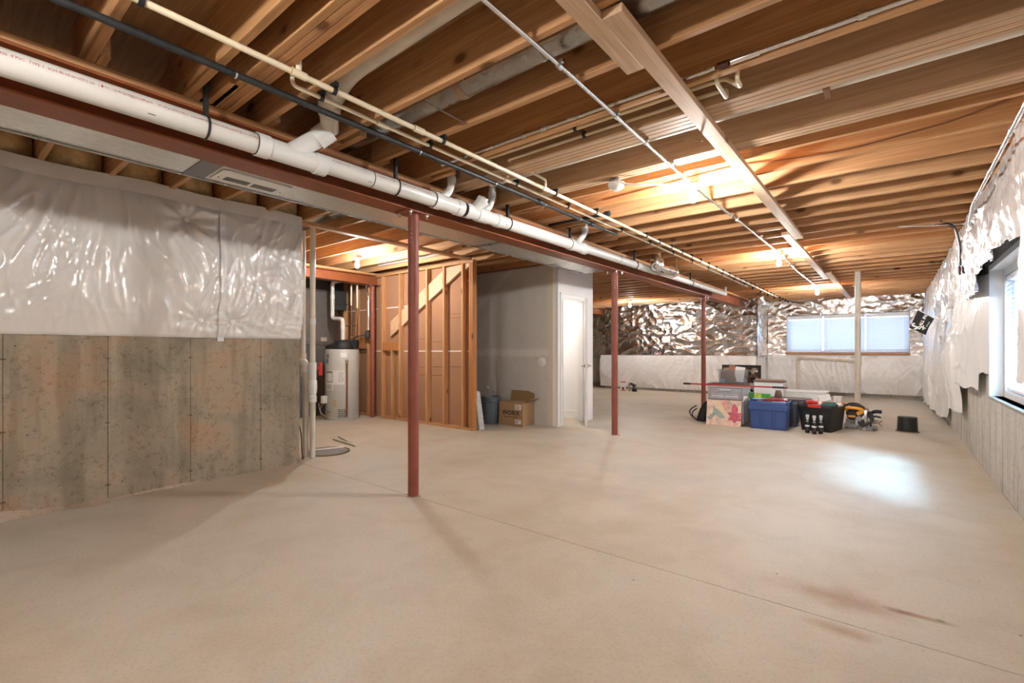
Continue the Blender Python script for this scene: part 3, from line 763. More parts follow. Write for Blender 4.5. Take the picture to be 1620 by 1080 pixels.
# around the back window
def keepw(u, v):
    x, z = u - 2.80, v + 1.06
    return ~((x > W2[0] - .0) & (x < W2[1] + .0) & (z > W2[2] - .07) & (z < W2[3] + .0))
o = sheet('foil_sheet', 'foil', (-2.80, 15.285, 1.06), (1, 0, 0), (0, 0, 1), (0, -1, 0), 3.40, 1.54, .02, lambda u, v: .015 + crumple(39, .065, 2.0, .8, 1.3)(u, v), keep=keepw)
tag(o, 'silver foil sheet framing the wide back window', 'foil sheet', 'foil insulation facings')
def back_low(u, v):
    e_ = np.sin(np.pi * np.clip((v + .05) / 1.1, 0, 1)) ** .5
    return .02 + .11 * e_ + drape(47, .08, 2.8, .5)(u, v) + crumple(48, .014, 3.4, 1.2, .7)(u, v)
o = sheet('plastic_sheet', 'poly_white', (-2.80, 15.285, .10), (1, 0, 0), (0, 0, 1), (0, -1, 0), 3.42, .985, .02, back_low)
tag(o, 'white quilted plastic sheet under the wide back window', 'plastic sheet', 'vapour barrier sheets')

# right wall: blanket with foil showing through at the top and torn hems
def rblank(seed, env_h=2.4):
    def h(u, v):
        return .045 + .03 * np.sin(np.pi * np.clip(v / 1.8, 0, 1)) + drape(seed, .075, 2.3, .25)(u, v)
    return h
def hemmed(bot, top, seed, rag=.035):
    def vm(u, v):
        f = (v - v.min()) / (v.max() - v.min()); b_ = bot(u) + rag * pn(u * 3.1, u * 0 + .3, seed) + rag * .5 * pn(u * 9, u * 0, seed + 1)
        return b_ + f * (top(u) - b_)
    return vm
def rsheet(y0, y1, bot, top, seed, label, mat='poly_white', off=0.0, step=.022, near=False):
    L = y1 - y0
    f = rblank(seed)
    def hh(u, v):
        h = f(u + y0, v) + off
        if near and y0 > 5: h = -.05 + (h + .05) * np.clip(u / .9, 0, 1)
        if near and y0 < 5: h = .10 + (h - .10) * (.3 + .7 * np.clip((L - u) / .5, 0, 1))
        if not near: h = h - (.08 if y0 > 5 else 0) * np.clip(1 - u / .10, 0, 1) ** 2
        if y0 > 5: h = h - .06 * np.clip(1 - (L - u) / .08, 0, 1) ** 2
        return h
    o = sheet('plastic_sheet', mat, (.655, y0, 0), (0, 1, 0), (0, 0, 1), (-1, 0, 0), L, 1.9, step, hh, vmap=hemmed(lambda u: bot(u + y0), lambda u: top(u + y0), seed))
    return tag(o, label, 'plastic sheet', 'vapour barrier sheets')
topf = lambda y: 1.98 + .10 * np.sin(y * .9) - .035 * np.clip(y - 8, 0, 8)
def bot1(y): return np.where(y < 5.95, 1.02 - .25 * np.clip((y - 5.6) / .4, 0, 1), np.where(y < 6.5, .76, .80 + .02 * (y - 6.5)))
rsheet(6.325, 8.0, lambda y: np.where(y < 6.6, .99, .81 + .02 * (y - 6.3)), topf, 51, 'white plastic sheet hanging on the right wall just past the big window', step=.018, near=True)
rsheet(8.05, 10.2, lambda y: .47 + .06 * (y - 8.4), topf, 53, 'white plastic sheet with the small flag pole, second past the big window')
rsheet(10.16, 12.5, lambda y: .16 - .04 * (y - 10.2), topf, 55, 'white plastic sheet reaching nearly to the floor, third past the big window')
rsheet(12.45, 15.15, lambda y: .06 + 0 * y, topf, 57, 'white plastic sheet in the far right corner of the room')
rsheet(1.4, 3.97, lambda y: 1.03 + .0 * y, lambda y: 2.22 + 0 * y, 59, 'white plastic sheet hanging across the near end of the big window', off=.0, step=.018, near=True)
def keep_r(u, v):
    y, z = u + 2.2, v + 1.75
    return ~((y > 1.4) & (y < 6.05) & (z < 1.915 + .02 * np.sin(y * 7)))
o = sheet('foil_sheet', 'poly_foil', (.665, 2.2, 1.75), (0, 1, 0), (0, 0, 1), (-1, 0, 0), 13.0, .83, .021,
          lambda u, v: .02 + .04 * np.sin(np.pi * np.clip(v / .85, 0, 1)) + drape(63, .06, 2.6, .4)(u, v) + crumple(64, .035, 2.6, 1.1, .8)(u, v), keep=keep_r)
tag(o, 'film covered silver foil along the top of the right wall', 'foil sheet', 'foil insulation facings')
o = MB().box(.600, .606, 8.19, 8.30, 1.38, 1.75).build('cardboard_strip', 'tan_board'); tag(o, 'tan strip stuck to the plastic beside the small flag', 'strip')
o = MB().box(-5.34, -5.12, 13.845, 13.85, 1.45, 1.63).build('paper_sheet', 'paper'); o.location.y -= .02; tag(o, 'sheet of white paper pinned on the crinkled back wall foil', 'paper')

# ------------------------------------------------------------------ steel
def ibeam(xc, w, z0, z1, tf, tw):
    a = w / 2; b_ = tw / 2
    return [(xc - a, z0), (xc + a, z0), (xc + a, z0 + tf), (xc + b_, z0 + tf), (xc + b_, z1 - tf), (xc + a, z1 - tf), (xc + a, z1), (xc - a, z1), (xc - a, z1 - tf), (xc - b_, z1 - tf), (xc - b_, z0 + tf), (xc - a, z0 + tf)]
def steel_beam(xc, y0, y1, z0, label):
    t = thing('steel_beam', label, 'beam', (xc, (y0 + y1) / 2, z0), 0, 'red steel beams')
    MB().prism(ibeam(xc, .194, z0, 2.562, .013, .009), 1, y0, y1).build('i_section', 'red_beam', t, bevel=.002)
    MB().box(xc - .07, xc + .098, y0, y1, 2.563, 2.599).build('nailer_plate', 'wood_y', t, bevel=.003)
    return t
steel_beam(-3.13, -5.55, 14.05, 2.34, 'long red steel beam running down the room behind the white drain pipe')
steel_beam(-7.40, 2.6, 5.30, 2.39, 'short red steel beam over the water heater')
steel_beam(-7.40, 7.5, 14.05, 2.36, 'red steel beam end seen far off past the closet door')
def column(x, y, ztop, label, r=.0445):
    t = thing('steel_column', label, 'column', (x, y, 0), 0, 'red steel columns')
    MB().lathe([(r, .001), (r, ztop - .012)], (x, y, 0), 24).build('tube', 'red_oxide', t)
    MB().box(x - .095, x + .095, y - .11, y + .11, ztop - .012, ztop - .001).build('cap_plate', 'red_oxide', t, bevel=.002)
    for sx in (-1, 1):
        for sy in (-1, 1):
            MB().ring((x + sx * .07, y + sy * .085, ztop - .018), (0, 0, 1), .013, .012, 6).ring((x + sx * .07, y + sy * .085, ztop - .033), (0, 0, 1), .007, .022, 8).build('bolt', 'steel_bolt', t)
    m = MB()
    for k in range(4):
        m.sphere((x + .0445 * math.cos(R(-62)), y + .0445 * math.sin(R(-62)), ztop - .14 - .035 * k), .006, 8, 5)
    m.build('rivet', 'steel_bolt', t)
    m = MB()
    random.seed(int(y * 100))
    for k in range(7):
        a = random.uniform(0, 6.28); rr = random.uniform(.03, .075)
        m.sphere((x + rr * math.cos(a), y + rr * math.sin(a), .004), random.uniform(.006, .016), 6, 4, (1.3, 1, .4))
    o = m.build('floor_grout', 'mortar', t)
    return t
column(-3.105, 2.565, 2.34, 'nearest red steel column standing in the middle of the floor')
column(-3.105, 6.22, 2.34, 'red steel column standing to the right of the white door')
column(-3.105, 10.30, 2.34, 'red steel column behind the grey drawer cart')
column(-7.345, 5.13, 2.39, 'red steel column at the corner of the bare stud wall')

# ------------------------------------------------------------------ sheet-metal trunk duct beside the beam
td = thing('trunk_duct', 'long flat galvanised trunk duct alongside the red beam', 'duct', (-3.43, .5, 2.362))
for y0, y1, m in ((-5.5, 1.085, 'duct_dull'), (1.185, 3.86, 'duct_dull'), (3.90, 5.30, 'duct_dull'), (5.31, 6.28, 'galvanised')):
    MB().box(-3.62, -3.24, y0, y1, 2.362, 2.595).build('duct_section', m, td, bevel=.003)
MB().box(-3.625, -3.235, 1.075, 1.195, 2.357, 2.596).build('duct_tape', 'tape_grey', td)
MB().box(-3.63, -3.235, 3.852, 3.908, 2.352, 2.36).box(-3.63, -3.622, 3.852, 3.908, 2.36, 2.595).build('drive_cleat', 'galvanised', td, bevel=.002)
MB().box(-3.64, -3.622, -5.5, 6.28, 2.352, 2.378).build('bottom_flange', 'galvanised', td, bevel=.003)
g = MB().box(-3.56, -3.33, 1.215, 1.66, 2.350, 2.361)
gr = g.build('register', 'white_paint', td, bevel=.003)
m = MB()
for (ya, yb) in ((1.27, 1.425), (1.445, 1.60)):
    for k in range(14):
        y = ya + (yb - ya) * (k + .5) / 14; m.box(-3.515, -3.435, y - .0032, y + .0032, 2.3487, 2.3502)
m.build('louvre_slot', 'print_black', gr)
m = MB()
for y in (1.235, 1.64): m.sphere((-3.475, y, 2.349), .005, 8, 5)
m.build('screw', 'print_grey', gr)

# ------------------------------------------------------------------ main white drain pipe with its fittings and branches
XP = -2.885
def zp(y): return 2.397 + .0025 * min(y, 12) + (.012 if y > 1.5 else 0)
dp = thing('drain_pipe', 'thick white plastic drain pipe hung along the red beam', 'pipe', (XP, 4, 2.30))
RP = .0575
def run(y0, y1, r, mat='pvc', name='pipe_run'): return MB().tube([(XP, y0, zp(y0) + (RP - r if r < RP else 0)), (XP, y1, zp(y1) + (RP - r if r < RP else 0))], r, 28).build(name, mat, dp)
p_a = run(-5.4, 1.24, RP); p_b = run(1.62, 2.60, RP); p_c = run(3.42, 4.66, RP); p_d = run(5.0, 7.22, .050); run(7.22, 11.10, .044)
def fitting(y0, y1, r=.068, extra=None):
    m = MB(); c = (XP, (y0 + y1) / 2, zp((y0 + y1) / 2)); L = y1 - y0
    m.tube([(XP, y0, c[2]), (XP, y0 + .07, c[2]), (XP, y0 + .075, c[2]), (XP, y1 - .075, c[2]), (XP, y1 - .07, c[2]), (XP, y1, c[2])], [r, r, r - .007, r - .007, r, r], 28)
    if extra: extra(m, c)
    o = m.build('wye_fitting', 'pvc_fitting', dp)
    MB().ring((XP, y0 - .002, c[2]), (0, 1, 0), r - .006, .006, 28).build('glue_ring', 'glue_line', o)
    return o
def big_branch(m, c):
    m.tube([(XP, c[1] - .03, c[2]), (XP + .03, c[1] + .08, c[2] + .09), (XP + .07, c[1] + .15, c[2] + .15)], [.05, .055, .055], 22)
    m.tube([(XP + .058, c[1] + .13, c[2] + .13), (XP + .115, c[1] + .185, c[2] + .19)], .066, 22)
fitting(1.22, 1.65, .068, big_branch)
b_ = MB()
b_.tube(bend([(XP + .115, 1.62, zp(1) + .19), (XP + .25, 1.53, 2.685), (XP + .62, 1.445, 2.70), (.6, 1.415, 2.72)], .12, 6), .0545, 22)
br = b_.build('branch_pipe', 'pvc_dirty', dp)
MB().tube(arc((XP + .17, 1.585, 2.62), (1, -.7, .8), (.2, .1, 1), .0, 0, .1, 1), .068, 20) if False else None
MB().tube([(XP + .20, 1.565, 2.645), (XP + .285, 1.52, 2.692)], .066, 22).tube([(XP + .285, 1.52, 2.692), (XP + .37, 1.503, 2.694)], .066, 22).build('branch_elbow', 'pvc_dirty', dp)
def small_branch(y, dx, top, r=.030, name='riser_pipe'):
    m = MB(); z = zp(y)
    m.tube(bend([(XP, y - .07, z + .02), (XP + .005, y + .035, z + .10), (XP + dx, y + .05, z + .17), (XP + dx, y + .05, top)], .05, 5), r, 16)
    o = m.build(name, 'pvc_fitting', dp)
    MB().ring((XP + dx, y + .05, z + .205), (0, 0, 1), r + .007, .05, 18).build('coupling', 'pvc_fitting', o)
    MB().tube([(XP + dx, y + .05, z + .23), (XP + dx, y + .05, top + .03)], r - .001, 14).build('riser_stub', 'pvc_dirty', o)
    return o
small_branch(2.72, .02, 2.75)
def cleanout(m, c):
    m.tube([(XP, c[1] - .02, c[2]), (XP + .055, c[1] + .03, c[2] + .075), (XP + .075, c[1] + .045, c[2] + .10)], [.045, .05, .06], 20)
    m.tube([(XP + .074, c[1] + .044, c[2] + .098), (XP + .082, c[1] + .05, c[2] + .109)], .056, 20)
    m.obox((XP + .088, c[1] + .054, c[2] + .117), (.05, .0, -.036), (.0, .03, .0), (.012, .006, .018))
fitting(2.58, 2.90); fitting(2.94, 3.16, .066, cleanout); fitting(3.16, 3.42, .064)
small_branch(3.23, .02, 2.78)
fitting(4.64, 5.0, .066)
small_branch(4.86, .05, 2.72, .034)
small_branch(11.05, .01, 2.62, .028)
for y in (2.0, 5.9, 8.0, 9.2): MB().ring((XP, y, zp(y) + (.0 if y < 5 else .008 if y < 7.2 else .0135)), (0, 1, 0), (RP if y < 5 else .0505 if y < 7.2 else .0445) + .0008, .007, 26).build('glue_ring', 'glue_line', dp)
for y in (.965, 2.215, 3.53, 4.66, 6.4, 8.8):
    m = MB(); z = zp(y); rr = RP + .002
    m.box(XP - .014, XP + .014, y - .010, y + .010, z + rr - .002, ZJ + .16)
    m.tube([(XP + rr * math.cos(a), y, z + rr * math.sin(a)) for a in np.linspace(0, 2 * math.pi, 25)], .0065, 6)
    m.box(XP - rr - .003, XP - rr + .001, y - .011, y + .011, z - .02, z + .02)
    m.build('pipe_hanger', 'black_strap', dp)
# red printing along the pipe
def print_run(txt, y0, size, ang, sx=1.0):
    m = MB(); lines = text_mesh(txt, size); vs = lines[0]; w = max(v[0] for v in vs) - min(v[0] for v in vs); xmin = min(v[0] for v in vs)
    if isinstance(sx, tuple): sx = (sx[1] - sx[0]) / w
    out = []
    for v in vs:
        y = y0 + (v[0] - xmin) * sx; a = ang + (v[1]) / RP; r = RP + .0006
        out.append((XP + r * math.cos(a), y, zp(y) + r * math.sin(a)))
    m.add(out, lines[1]); m.build('pipe_lettering', 'pipe_print', dp, smooth=False); return y0 + w * sx
A = R(6)
for txt, ya, yb, hgt, an in (('NSF-dwv 7400  4"PVC  TYPE 1  SCH 40', .13, .395, .020, 14), ('NSF-dwv ASTM D 2665', .40, .50, .019, 14), ('% \u25cf PVC 1120 PR 220 PSI@23\u00b0C NSF-pw-G', .51, .715, .019, 14),
        ('UPC NSF-pw ASTM D1785-15', .735, .865, .018, 14), ('% SCH 40 PVC WELL CASING IC-G NSF-we ASTM F 480 % CF-110-P MADE', .875, 1.21, .018, 14),
        ('100 UV 50 D/1 W/S MA', 1.67, 1.80, .018, 18), ('CHARLOTTE PIPE', 2.02, 2.17, .020, 18), ('SPECIAL/CNC 150-15-6 WASTE', 2.24, 2.52, .018, 18)):
    print_run(txt, ya, hgt, R(an), (ya, yb))
for y, a in ((.70, R(-40)), (1.95, R(-42)), (3.45, R(-35))):
    MB().box(XP + (RP - .001) * math.cos(a), XP + (RP + .0012) * math.cos(a), y, y + .03, zp(y) + RP * math.sin(a) - .002, zp(y) + RP * math.sin(a) + .002).build('pipe_mark', 'print_black', dp)

# ------------------------------------------------------------------ water lines, gas line, conduits
def water_line(name, x, z, r, y0, y1, joints, clips, label, elbow=None):
    t = thing(name, label, 'pipe', (x, (y0 + y1) / 2, z), 0, 'cream plastic water pipes')
    pts = [(x, y0, z), (x, y1, z)]
    if elbow: pts = bend([(x, y0, z + .14), (x, y0, z), (x, y1, z)], .03)
    MB().tube(pts, r, 14).build('pipe_run', 'cpvc', t)
    for y in joints:
        MB().ring((x, y, z), (0, 1, 0), r + .005, .075, 16).build('coupling', 'cpvc', t)
        MB().ring((x, y - .04, z), (0, 1, 0), r + .002, .004, 16).build('glue_ring', 'cpvc_joint', t)
    for y in clips:
        MB().ring((x, y, z), (0, 1, 0), r + .007, .020, 12).box(x - r - .014, x + r + .014, y - .010, y + .010, z + r - .002, ZJ).build('pipe_clip', 'black_plastic', t)
    return t
clipy = [round(y - .019, 3) for y in ys if y > 5.0]
tA = water_line('water_pipe', -2.285, 2.562, .0145, -5.4, 13.6, (1.17, 1.93, 3.30, 5.2), [.54, 1.36, 2.13, 3.45, 4.17] + clipy[1:], 'thicker cream water pipe clipped under the joists, ending near the back wall')
tB = water_line('water_pipe', -2.41, 2.566, .011, 1.20, 11.0, (1.75, 2.95, 4.6), [1.36, 2.13, 3.06, 3.85] + clipy[::2], 'thinner cream water pipe with a raised elbow at its near end', True)
MB().tube([(-2.285, 1.17, 2.562), (-2.285, 1.17, 2.66)], .014, 12).build('tee_outlet', 'cpvc', tA)
# two small lines running up between the joists
sA = thing('water_pipe', 'thin cream water pipe along the face of the laminated header, lower of the pair', 'pipe', (-1.3, 2.80, 2.55), 0, 'cream plastic water pipes')
MB().tube(bend([(-2.285, 3.30, 2.575), (-2.285, 3.3, 2.64), (-2.285, 2.80, 2.65), (-.72, 2.80, 2.65), (-.72, 2.80, 2.60), (-.72, 2.60, 2.60), (-.72, 2.60, 2.80)], .02), .011, 12).build('pipe_run', 'cpvc', sA)
sB = thing('water_pipe', 'thin cream water pipe along the face of the laminated header, upper of the pair', 'pipe', (-1.3, 2.66, 2.55), 0, 'cream plastic water pipes')
MB().tube(bend([(-2.41, 2.95, 2.575), (-2.41, 2.95, 2.64), (-2.41, 2.685, 2.65), (-.70, 2.685, 2.65), (-.62, 2.685, 2.58), (-.62, 2.61, 2.58), (-.62, 2.61, 2.8)], .02), .011, 12).build('pipe_run', 'cpvc', sB)
for t, yy in ((sA, 2.80), (sB, 2.685)):
    MB().ring((-1.62, yy, 2.65), (1, 0, 0), .018, .02, 12).box(-1.63, -1.61, yy - .02, yy + (.04 if yy > 2.7 else .13), 2.658, 2.672).build('pipe_clip', 'black_plastic', t)
gp = thing('gas_pipe', 'black iron gas pipe beside the cream water pipes', 'pipe', (-2.515, 2, 2.55))
MB().tube([(-2.515, -5.4, 2.555), (-2.515, 5.1, 2.555)], .0175, 14).build('pipe_run', 'black_iron', gp)
for y in (3.55, 4.50): MB().ring((-2.515, y, 2.555), (0, 1, 0), .027, .07, 14).ring((-2.515, y - .05, 2.555), (0, 1, 0), .022, .02, 6).ring((-2.515, y + .05, 2.555), (0, 1, 0), .022, .02, 6).build('union', 'black_iron', gp)
MB().tube([(-3.0, 4.40, 2.60), (-2.515, 4.40, 2.60), (-2.25, 4.40, 2.60)], .016, 12).ring((-2.28, 4.40, 2.60), (1, 0, 0), .028, .05, 14).build('branch_pipe', 'black_iron', gp)
for y in (.97, 2.13, 2.92, 3.62, 4.25):
    MB().ring((-2.515, y, 2.555), (0, 1, 0), .021, .010, 12).tube([(-2.530, y, 2.57), (-2.530, y, 2.70)], .002, 5).tube([(-2.50, y, 2.57), (-2.50, y, 2.70)], .002, 5).build('wire_hook', 'conduit_steel', gp)

XC = -1.27
cd = thing('conduit', 'straight steel conduit linking the ceiling bulbs', 'conduit', (XC, 4, 2.57))
wob = lambda y: .02 * math.sin(y * 1.1) 
for a, b2 in ((-5.4, 3.90), (4.02, 7.62), (7.76, 12.02)):
    n = 10
    MB().tube([(XC + wob(a + (b2 - a) * i / n), a + (b2 - a) * i / n, 2.572 + .006 * math.sin(a + i)) for i in range(n + 1)], .0115, 12).build('conduit_run', 'conduit_steel', cd)
for y in (1.93, 2.55, 3.0, 3.49, 5.37, 6.4, 8.9, 10.1):
    MB().ring((XC + wob(y), y, 2.572), (0, 1, 0), .0165, .03, 12).box(XC + wob(y) - .004, XC + wob(y) + .022, y - .008, y + .008, 2.582, ZJ).build('conduit_strap', 'conduit_steel', cd)
c2 = thing('conduit', 'second steel conduit crossing over the room along one joist', 'conduit', (-.9, 2.5, 2.62), 0, 'steel conduits')
cd['group'] = 'steel conduits'
MB().tube([(-2.7, 2.507, 2.625), (-.70, 2.507, 2.625)], .0115, 12).tube([(-.55, 2.507, 2.625), (.6, 2.507, 2.625)], .0115, 12).build('conduit_run', 'conduit_steel', c2)
MB().ring((-.56, 2.507, 2.625), (1, 0, 0), .016, .13, 12).build('coupling', 'bright_galv', c2)
MB().ring((-.66, 2.507, 2.625), (1, 0, 0), .0165, .05, 12).build('conduit_tape', 'maroon', c2)
for x in (-1.9, -1.75, -.1): MB().ring((x, 2.507, 2.625), (1, 0, 0), .0165, .03, 12).box(x - .008, x + .008, 2.51, 2.535, 2.615, 2.655).build('conduit_strap', 'conduit_steel', c2)
c3 = thing('conduit', 'steel conduit along the top of the right wall', 'conduit', (.50, 4.8, 2.43), 0, 'steel conduits')
MB().tube(bend([(.52, 2.0, 2.46), (.52, 5.55, 2.42), (.545, 6.02, 2.36), (.60, 6.06, 2.33)], .1), .0115, 12).build('conduit_run', 'conduit_steel', c3)
for y in (3.82, 4.6, 5.3): MB().ring((.52, y, 2.46 - .0113 * (y - 2)), (0, 1, 0), .0165, .04, 12).build('coupling', 'conduit_steel', c3)
m = MB().tube(bend([(.62, 7.1, 2.578), (.3, 6.95, 2.575), (.05, 6.8, 2.58)], .1), .007, 8); o = m.build('electric_cable', 'conduit_steel'); tag(o, 'grey cable crossing under the joists near the right wall', 'cable')
m = MB().tube(bend([(-2.7, 3.765, 2.66), (-1.8, 3.765, 2.63), (-1.35, 3.765, 2.68), (-.6, 3.765, 2.70), (.2, 3.765, 2.66), (.6, 3.765, 2.7)], .15), .004, 6)
o = m.build('electric_cable', 'copper_dull'); tag(o, 'brown cable stapled along a joist face behind the smoke detector', 'cable')
m = MB().tube(bend([(-2.2, 4.142, 2.66), (-1.0, 4.142, 2.70), (-.3, 4.142, 2.63), (.3, 4.142, 2.67), (.66, 4.142, 2.76)], .15), .0045, 6)
o = m.build('electric_cable', 'copper_dull'); tag(o, 'reddish brown cable drooping along the joist right of the first bulb', 'cable')
t = thing('cable_bundle', 'dark looped cables and strap hanging at the top of the right wall', 'cable', (.58, 7.05, 2.05))
for k in range(3):
    MB().tube(bend([(.40 - .01 * k, 7.0 + .03 * k, 2.62), (.52, 7.02 + .03 * k, 2.56), (.565, 7.03 + .03 * k, 2.35), (.565, 7.04 + .03 * k, 2.12)], .1), .011, 8).build('cable', ('black_plastic', 'copper_dull', 'black_plastic')[k], t)
MB().obox((.56, 7.06, 2.07), (.02, 0, 0), (0, .14, .02), (0, .02, .09)).build('bracket', 'maroon', t)

# light strips nailed flat under the joists
for (xa, y0, y1, lab, zz) in ((-1.026, -5.3, 2.19, 'near board nailed flat under the joists, its cut end left of the long one', 0), (-.936, 1.76, 6.70, 'longest board nailed flat under the joists beside the first bulb', 0), (-1.03, 6.36, 10.75, 'third board under the joists beside the second bulb', 0), (-.935, 10.0, 15.1, 'farthest board under the joists, by the white standpipe', 0)):
    o = MB().box(xa, xa + .089, y0, y1, ZJ - .038, ZJ - .001).build('furring_board', 'wood_pale', bevel=.003); tag(o, lab, 'board', 'boards nailed under the joists')
for i, (x, y) in enumerate(((-1.0, 2.12), (-.985, 2.10), (-.90, 2.18), (-.885, 2.17))): pass
o = MB().box(-5.02, -4.93, 2.55, 5.18, ZJ - .038, ZJ - .001).build('furring_board', 'wood_y', bevel=.003); tag(o, 'board under the joists from the plastic corner to the stud wall', 'board', 'boards nailed under the joists')
o = MB().beam((-1.015, 3.205, 2.60), (-.95, 3.12, 2.535), .014, .003).build('metal_strap', 'bright_galv'); tag(o, 'short loose strap end hanging beside the longest ceiling board', 'strap')
# white pipes lying in the joist bays
m = MB().tube([(-2.75, 3.135, 2.69), (.68, 3.135, 2.69)], .052, 20)
o = m.build('vent_pipe', 'pvc_dirty'); tag(o, 'white plastic pipe lying between laminated header and joist overhead', 'pipe')
m = MB().box(-.30, -.27, 3.08, 3.20, 2.62, 2.637)
tag(m.build('pipe_strap', 'copper_dull'), 'brown plastic strap under the overhead white pipe', 'strap')
# round duct between the joists overhead
rd = thing('round_duct', 'round galvanised duct lying between the joists near the near ceiling board', 'duct', (-1.8, 1.93, 2.62), 0, 'round metal ducts')
MB().tube([(-3.2, 1.93, 2.715), (.68, 1.93, 2.715)], .076, 24).build('duct_section', 'galvanised', rd)
for x in (-2.55, -1.35): MB().ring((x, 1.93, 2.715), (1, 0, 0), .079, .02, 24).build('crimp_ring', 'galvanised', rd)
MB().ring((-1.90, 1.93, 2.715), (1, 0, 0), .080, .05, 24).build('duct_tape', 'tan_board', rd)
o = MB().beam((-2.07, 1.79, 2.61), (-2.06, 2.12, 2.605), .014, .004).build('hanger_strip', 'galvanised'); tag(o, 'thin metal strip under the overhead round duct', 'strap')
def elbow_duct(x, y, label, L=.62):
    t = thing('round_duct', label, 'duct', (x, y, 2.36), 0, 'round metal ducts')
    z = 2.44
    MB().tube([(x - .02, y, ZJ + .12), (x - .02, y, z + .08)], .088, 20).build('duct_collar', 'bright_galv', t)
    MB().tube(bend([(x - .02, y, z + .10), (x - .02, y, z), (x - .02, y + .16, z - .01)], .12, 4), .097, 20).build('elbow', 'bright_galv', t)
    MB().tube([(x - .02, y + .12, z), (x - .02, y + L, z)], .092, 22).build('duct_section', 'bright_galv', t)
    MB().ring((x - .02, y + L, z), (0, 1, 0), .095, .03, 22).build('crimp_ring', 'bright_galv', t)
    m = MB(); 
    m.tube([(x - .02 + .098 * math.cos(a), y + L - .09, z + .098 * math.sin(a)) for a in np.linspace(R(-60), R(200), 16)], .004, 6)
    m.box(x + .070, x + .076, y + L - .10, y + L - .08, z + .03, ZJ + .02); m.build('duct_hanger', 'galvanised', t)
    return t
elbow_duct(-2.68, 6.78, 'shiny round duct elbow over the white drain pipe')
elbow_duct(-2.55, 13.1, 'shiny round duct elbow at the far end of the red beam', .9)
rd = thing('round_duct', 'round duct under the joists at the left end by the plastic corner', 'duct', (-4.8, 2.86, 2.62), 0, 'round metal ducts')
MB().tube([(-6.2, 2.83, 2.72), (-3.7, 2.83, 2.72)], .075, 22).build('duct_section', 'galvanised', rd)
m = MB().tube([(-6.9, 4.95, 2.68), (-5.2, 4.95, 2.68)], .03, 14)
o = m.build('vent_pipe', 'pvc_dirty'); tag(o, 'white pipe between the joists above the stud wall', 'pipe')

# ------------------------------------------------------------------ bulbs and detector
def lamp(x, y, label, zb=ZJ):
    t = thing('ceiling_lamp', label, 'lamp', (x, y, zb - .20), 0, 'bare bulb lampholders')
    MB().box(x - .045, x + .045, y - .045, y + .045, zb - .040, zb - .001).build('junction_box', 'galvanised', t, bevel=.006)
    MB().lathe([(.0, 0), (.024, 0), (.028, .03), (.045, .040), (.055, .047), (.058, .058), (.0, .060)], (x, y, zb - .100), 24, cap=False).build('lampholder', 'porcelain', t)
    MB().lathe([(.0, -.098), (.012, -.095), (.023, -.085), (.030, -.068), (.031, -.055), (.027, -.038), (.018, -.018), (.014, -.004), (.014, 0)], (x, y, zb - .094), 16, cap=False).build('bulb', 'bulb_glow', t)
lamp(XC, 3.95, 'bare bulb lampholder nearest the camera on the conduit')
lamp(XC, 7.68, 'bare bulb lampholder second along the conduit')
lamp(XC, 12.08, 'bare bulb lampholder farthest along the conduit, before the window')
lamp(-6.10, 4.0, 'bare bulb lampholder in front of the bare stud wall')
lamp(-5.68, 12.3, 'bare bulb lampholder in front of the crinkled back foil')
lamp(XC, -.55, 'added unseen fill bulb just behind the camera')  # invented lamp out of view, added to brighten the foreground
lamp(XC, -4.3, 'added unseen fill bulb far behind the camera')  # second invented lamp, also unseen, adds weak light from the rear
sd = thing('smoke_detector', 'white round smoke detector under a joist beside the first bulb', 'smoke detector', (-1.76, 3.555, 2.51))
MB().box(-1.80, -1.72, 3.515, 3.595, 2.562, 2.599).build('junction_box', 'galvanised', sd, bevel=.005)
MB().lathe([(0, 0), (.025, .0), (.03, .012), (.058, .024), (.064, .034), (.062, .05), (.068, .052), (.068, .06), (0, .06)], (-1.76, 3.555, 2.502), 28, cap=False).build('detector_head', 'white_plastic', sd)
MB().tube(bend([(-1.70, 3.56, 2.55), (-1.58, 3.60, 2.525), (-1.45, 3.78, 2.55), (-1.31, 3.93, 2.56)], .08, 6), .008, 8).build('cable', 'white_plastic', sd)
rl = thing('ceiling_lamp', 'lamp inside the closet behind the white door', 'lamp', (-4.9, 6.8, 2.33))
MB().lathe([(0, 0), (.09, .02), (.12, .06), (.12, .10), (0, .10)], (-4.9, 6.8, 2.345), 20, cap=False).build('globe', 'room_bulb', rl)

# ------------------------------------------------------------------ standpipes by the wall corner, sump
sp = thing('standpipe', 'white standpipe with check valve beside the concrete wall corner', 'pipe', (-5.11, 2.78, 0), 0, 'white plastic standpipes')
x, y = -5.105, 2.775
MB().tube([(x, y, .001), (x, y, 2.585)], .030, 18).build('pipe_run', 'pvc_dirty', sp)
MB().lathe([(.036, .62), (.043, .63), (.043, .69), (.034, .70), (.046, .74), (.050, .80), (.046, .86), (.036, .88), (.041, .90), (.041, .98), (.044, 1.0), (.044, 1.06), (.036, 1.07)], (x, y, 0), 20).build('check_valve', 'pvc_fitting', sp)
MB().ring((x, y, 1.53), (0, 0, 1), .034, .07, 18).build('coupling', 'pvc_fitting', sp)
s2 = thing('standpipe', 'shorter white standpipe with an elbow close to the concrete wall corner', 'pipe', (-5.2, 2.77, 0), 0, 'white plastic standpipes')
x2, y2 = -5.185, 2.735
MB().tube(bend([(x2, y2, .001), (x2, y2, 1.07), (x2 - .10, y2 - .03, 1.07)], .08), .034, 18).build('pipe_run', 'pvc_dirty', s2)
MB().tube(bend([(x2, y2, .96), (x2, y2, 1.07), (x2 - .10, y2 - .03, 1.07)], .09, 7), .042, 18).build('elbow', 'pvc_fitting', s2)
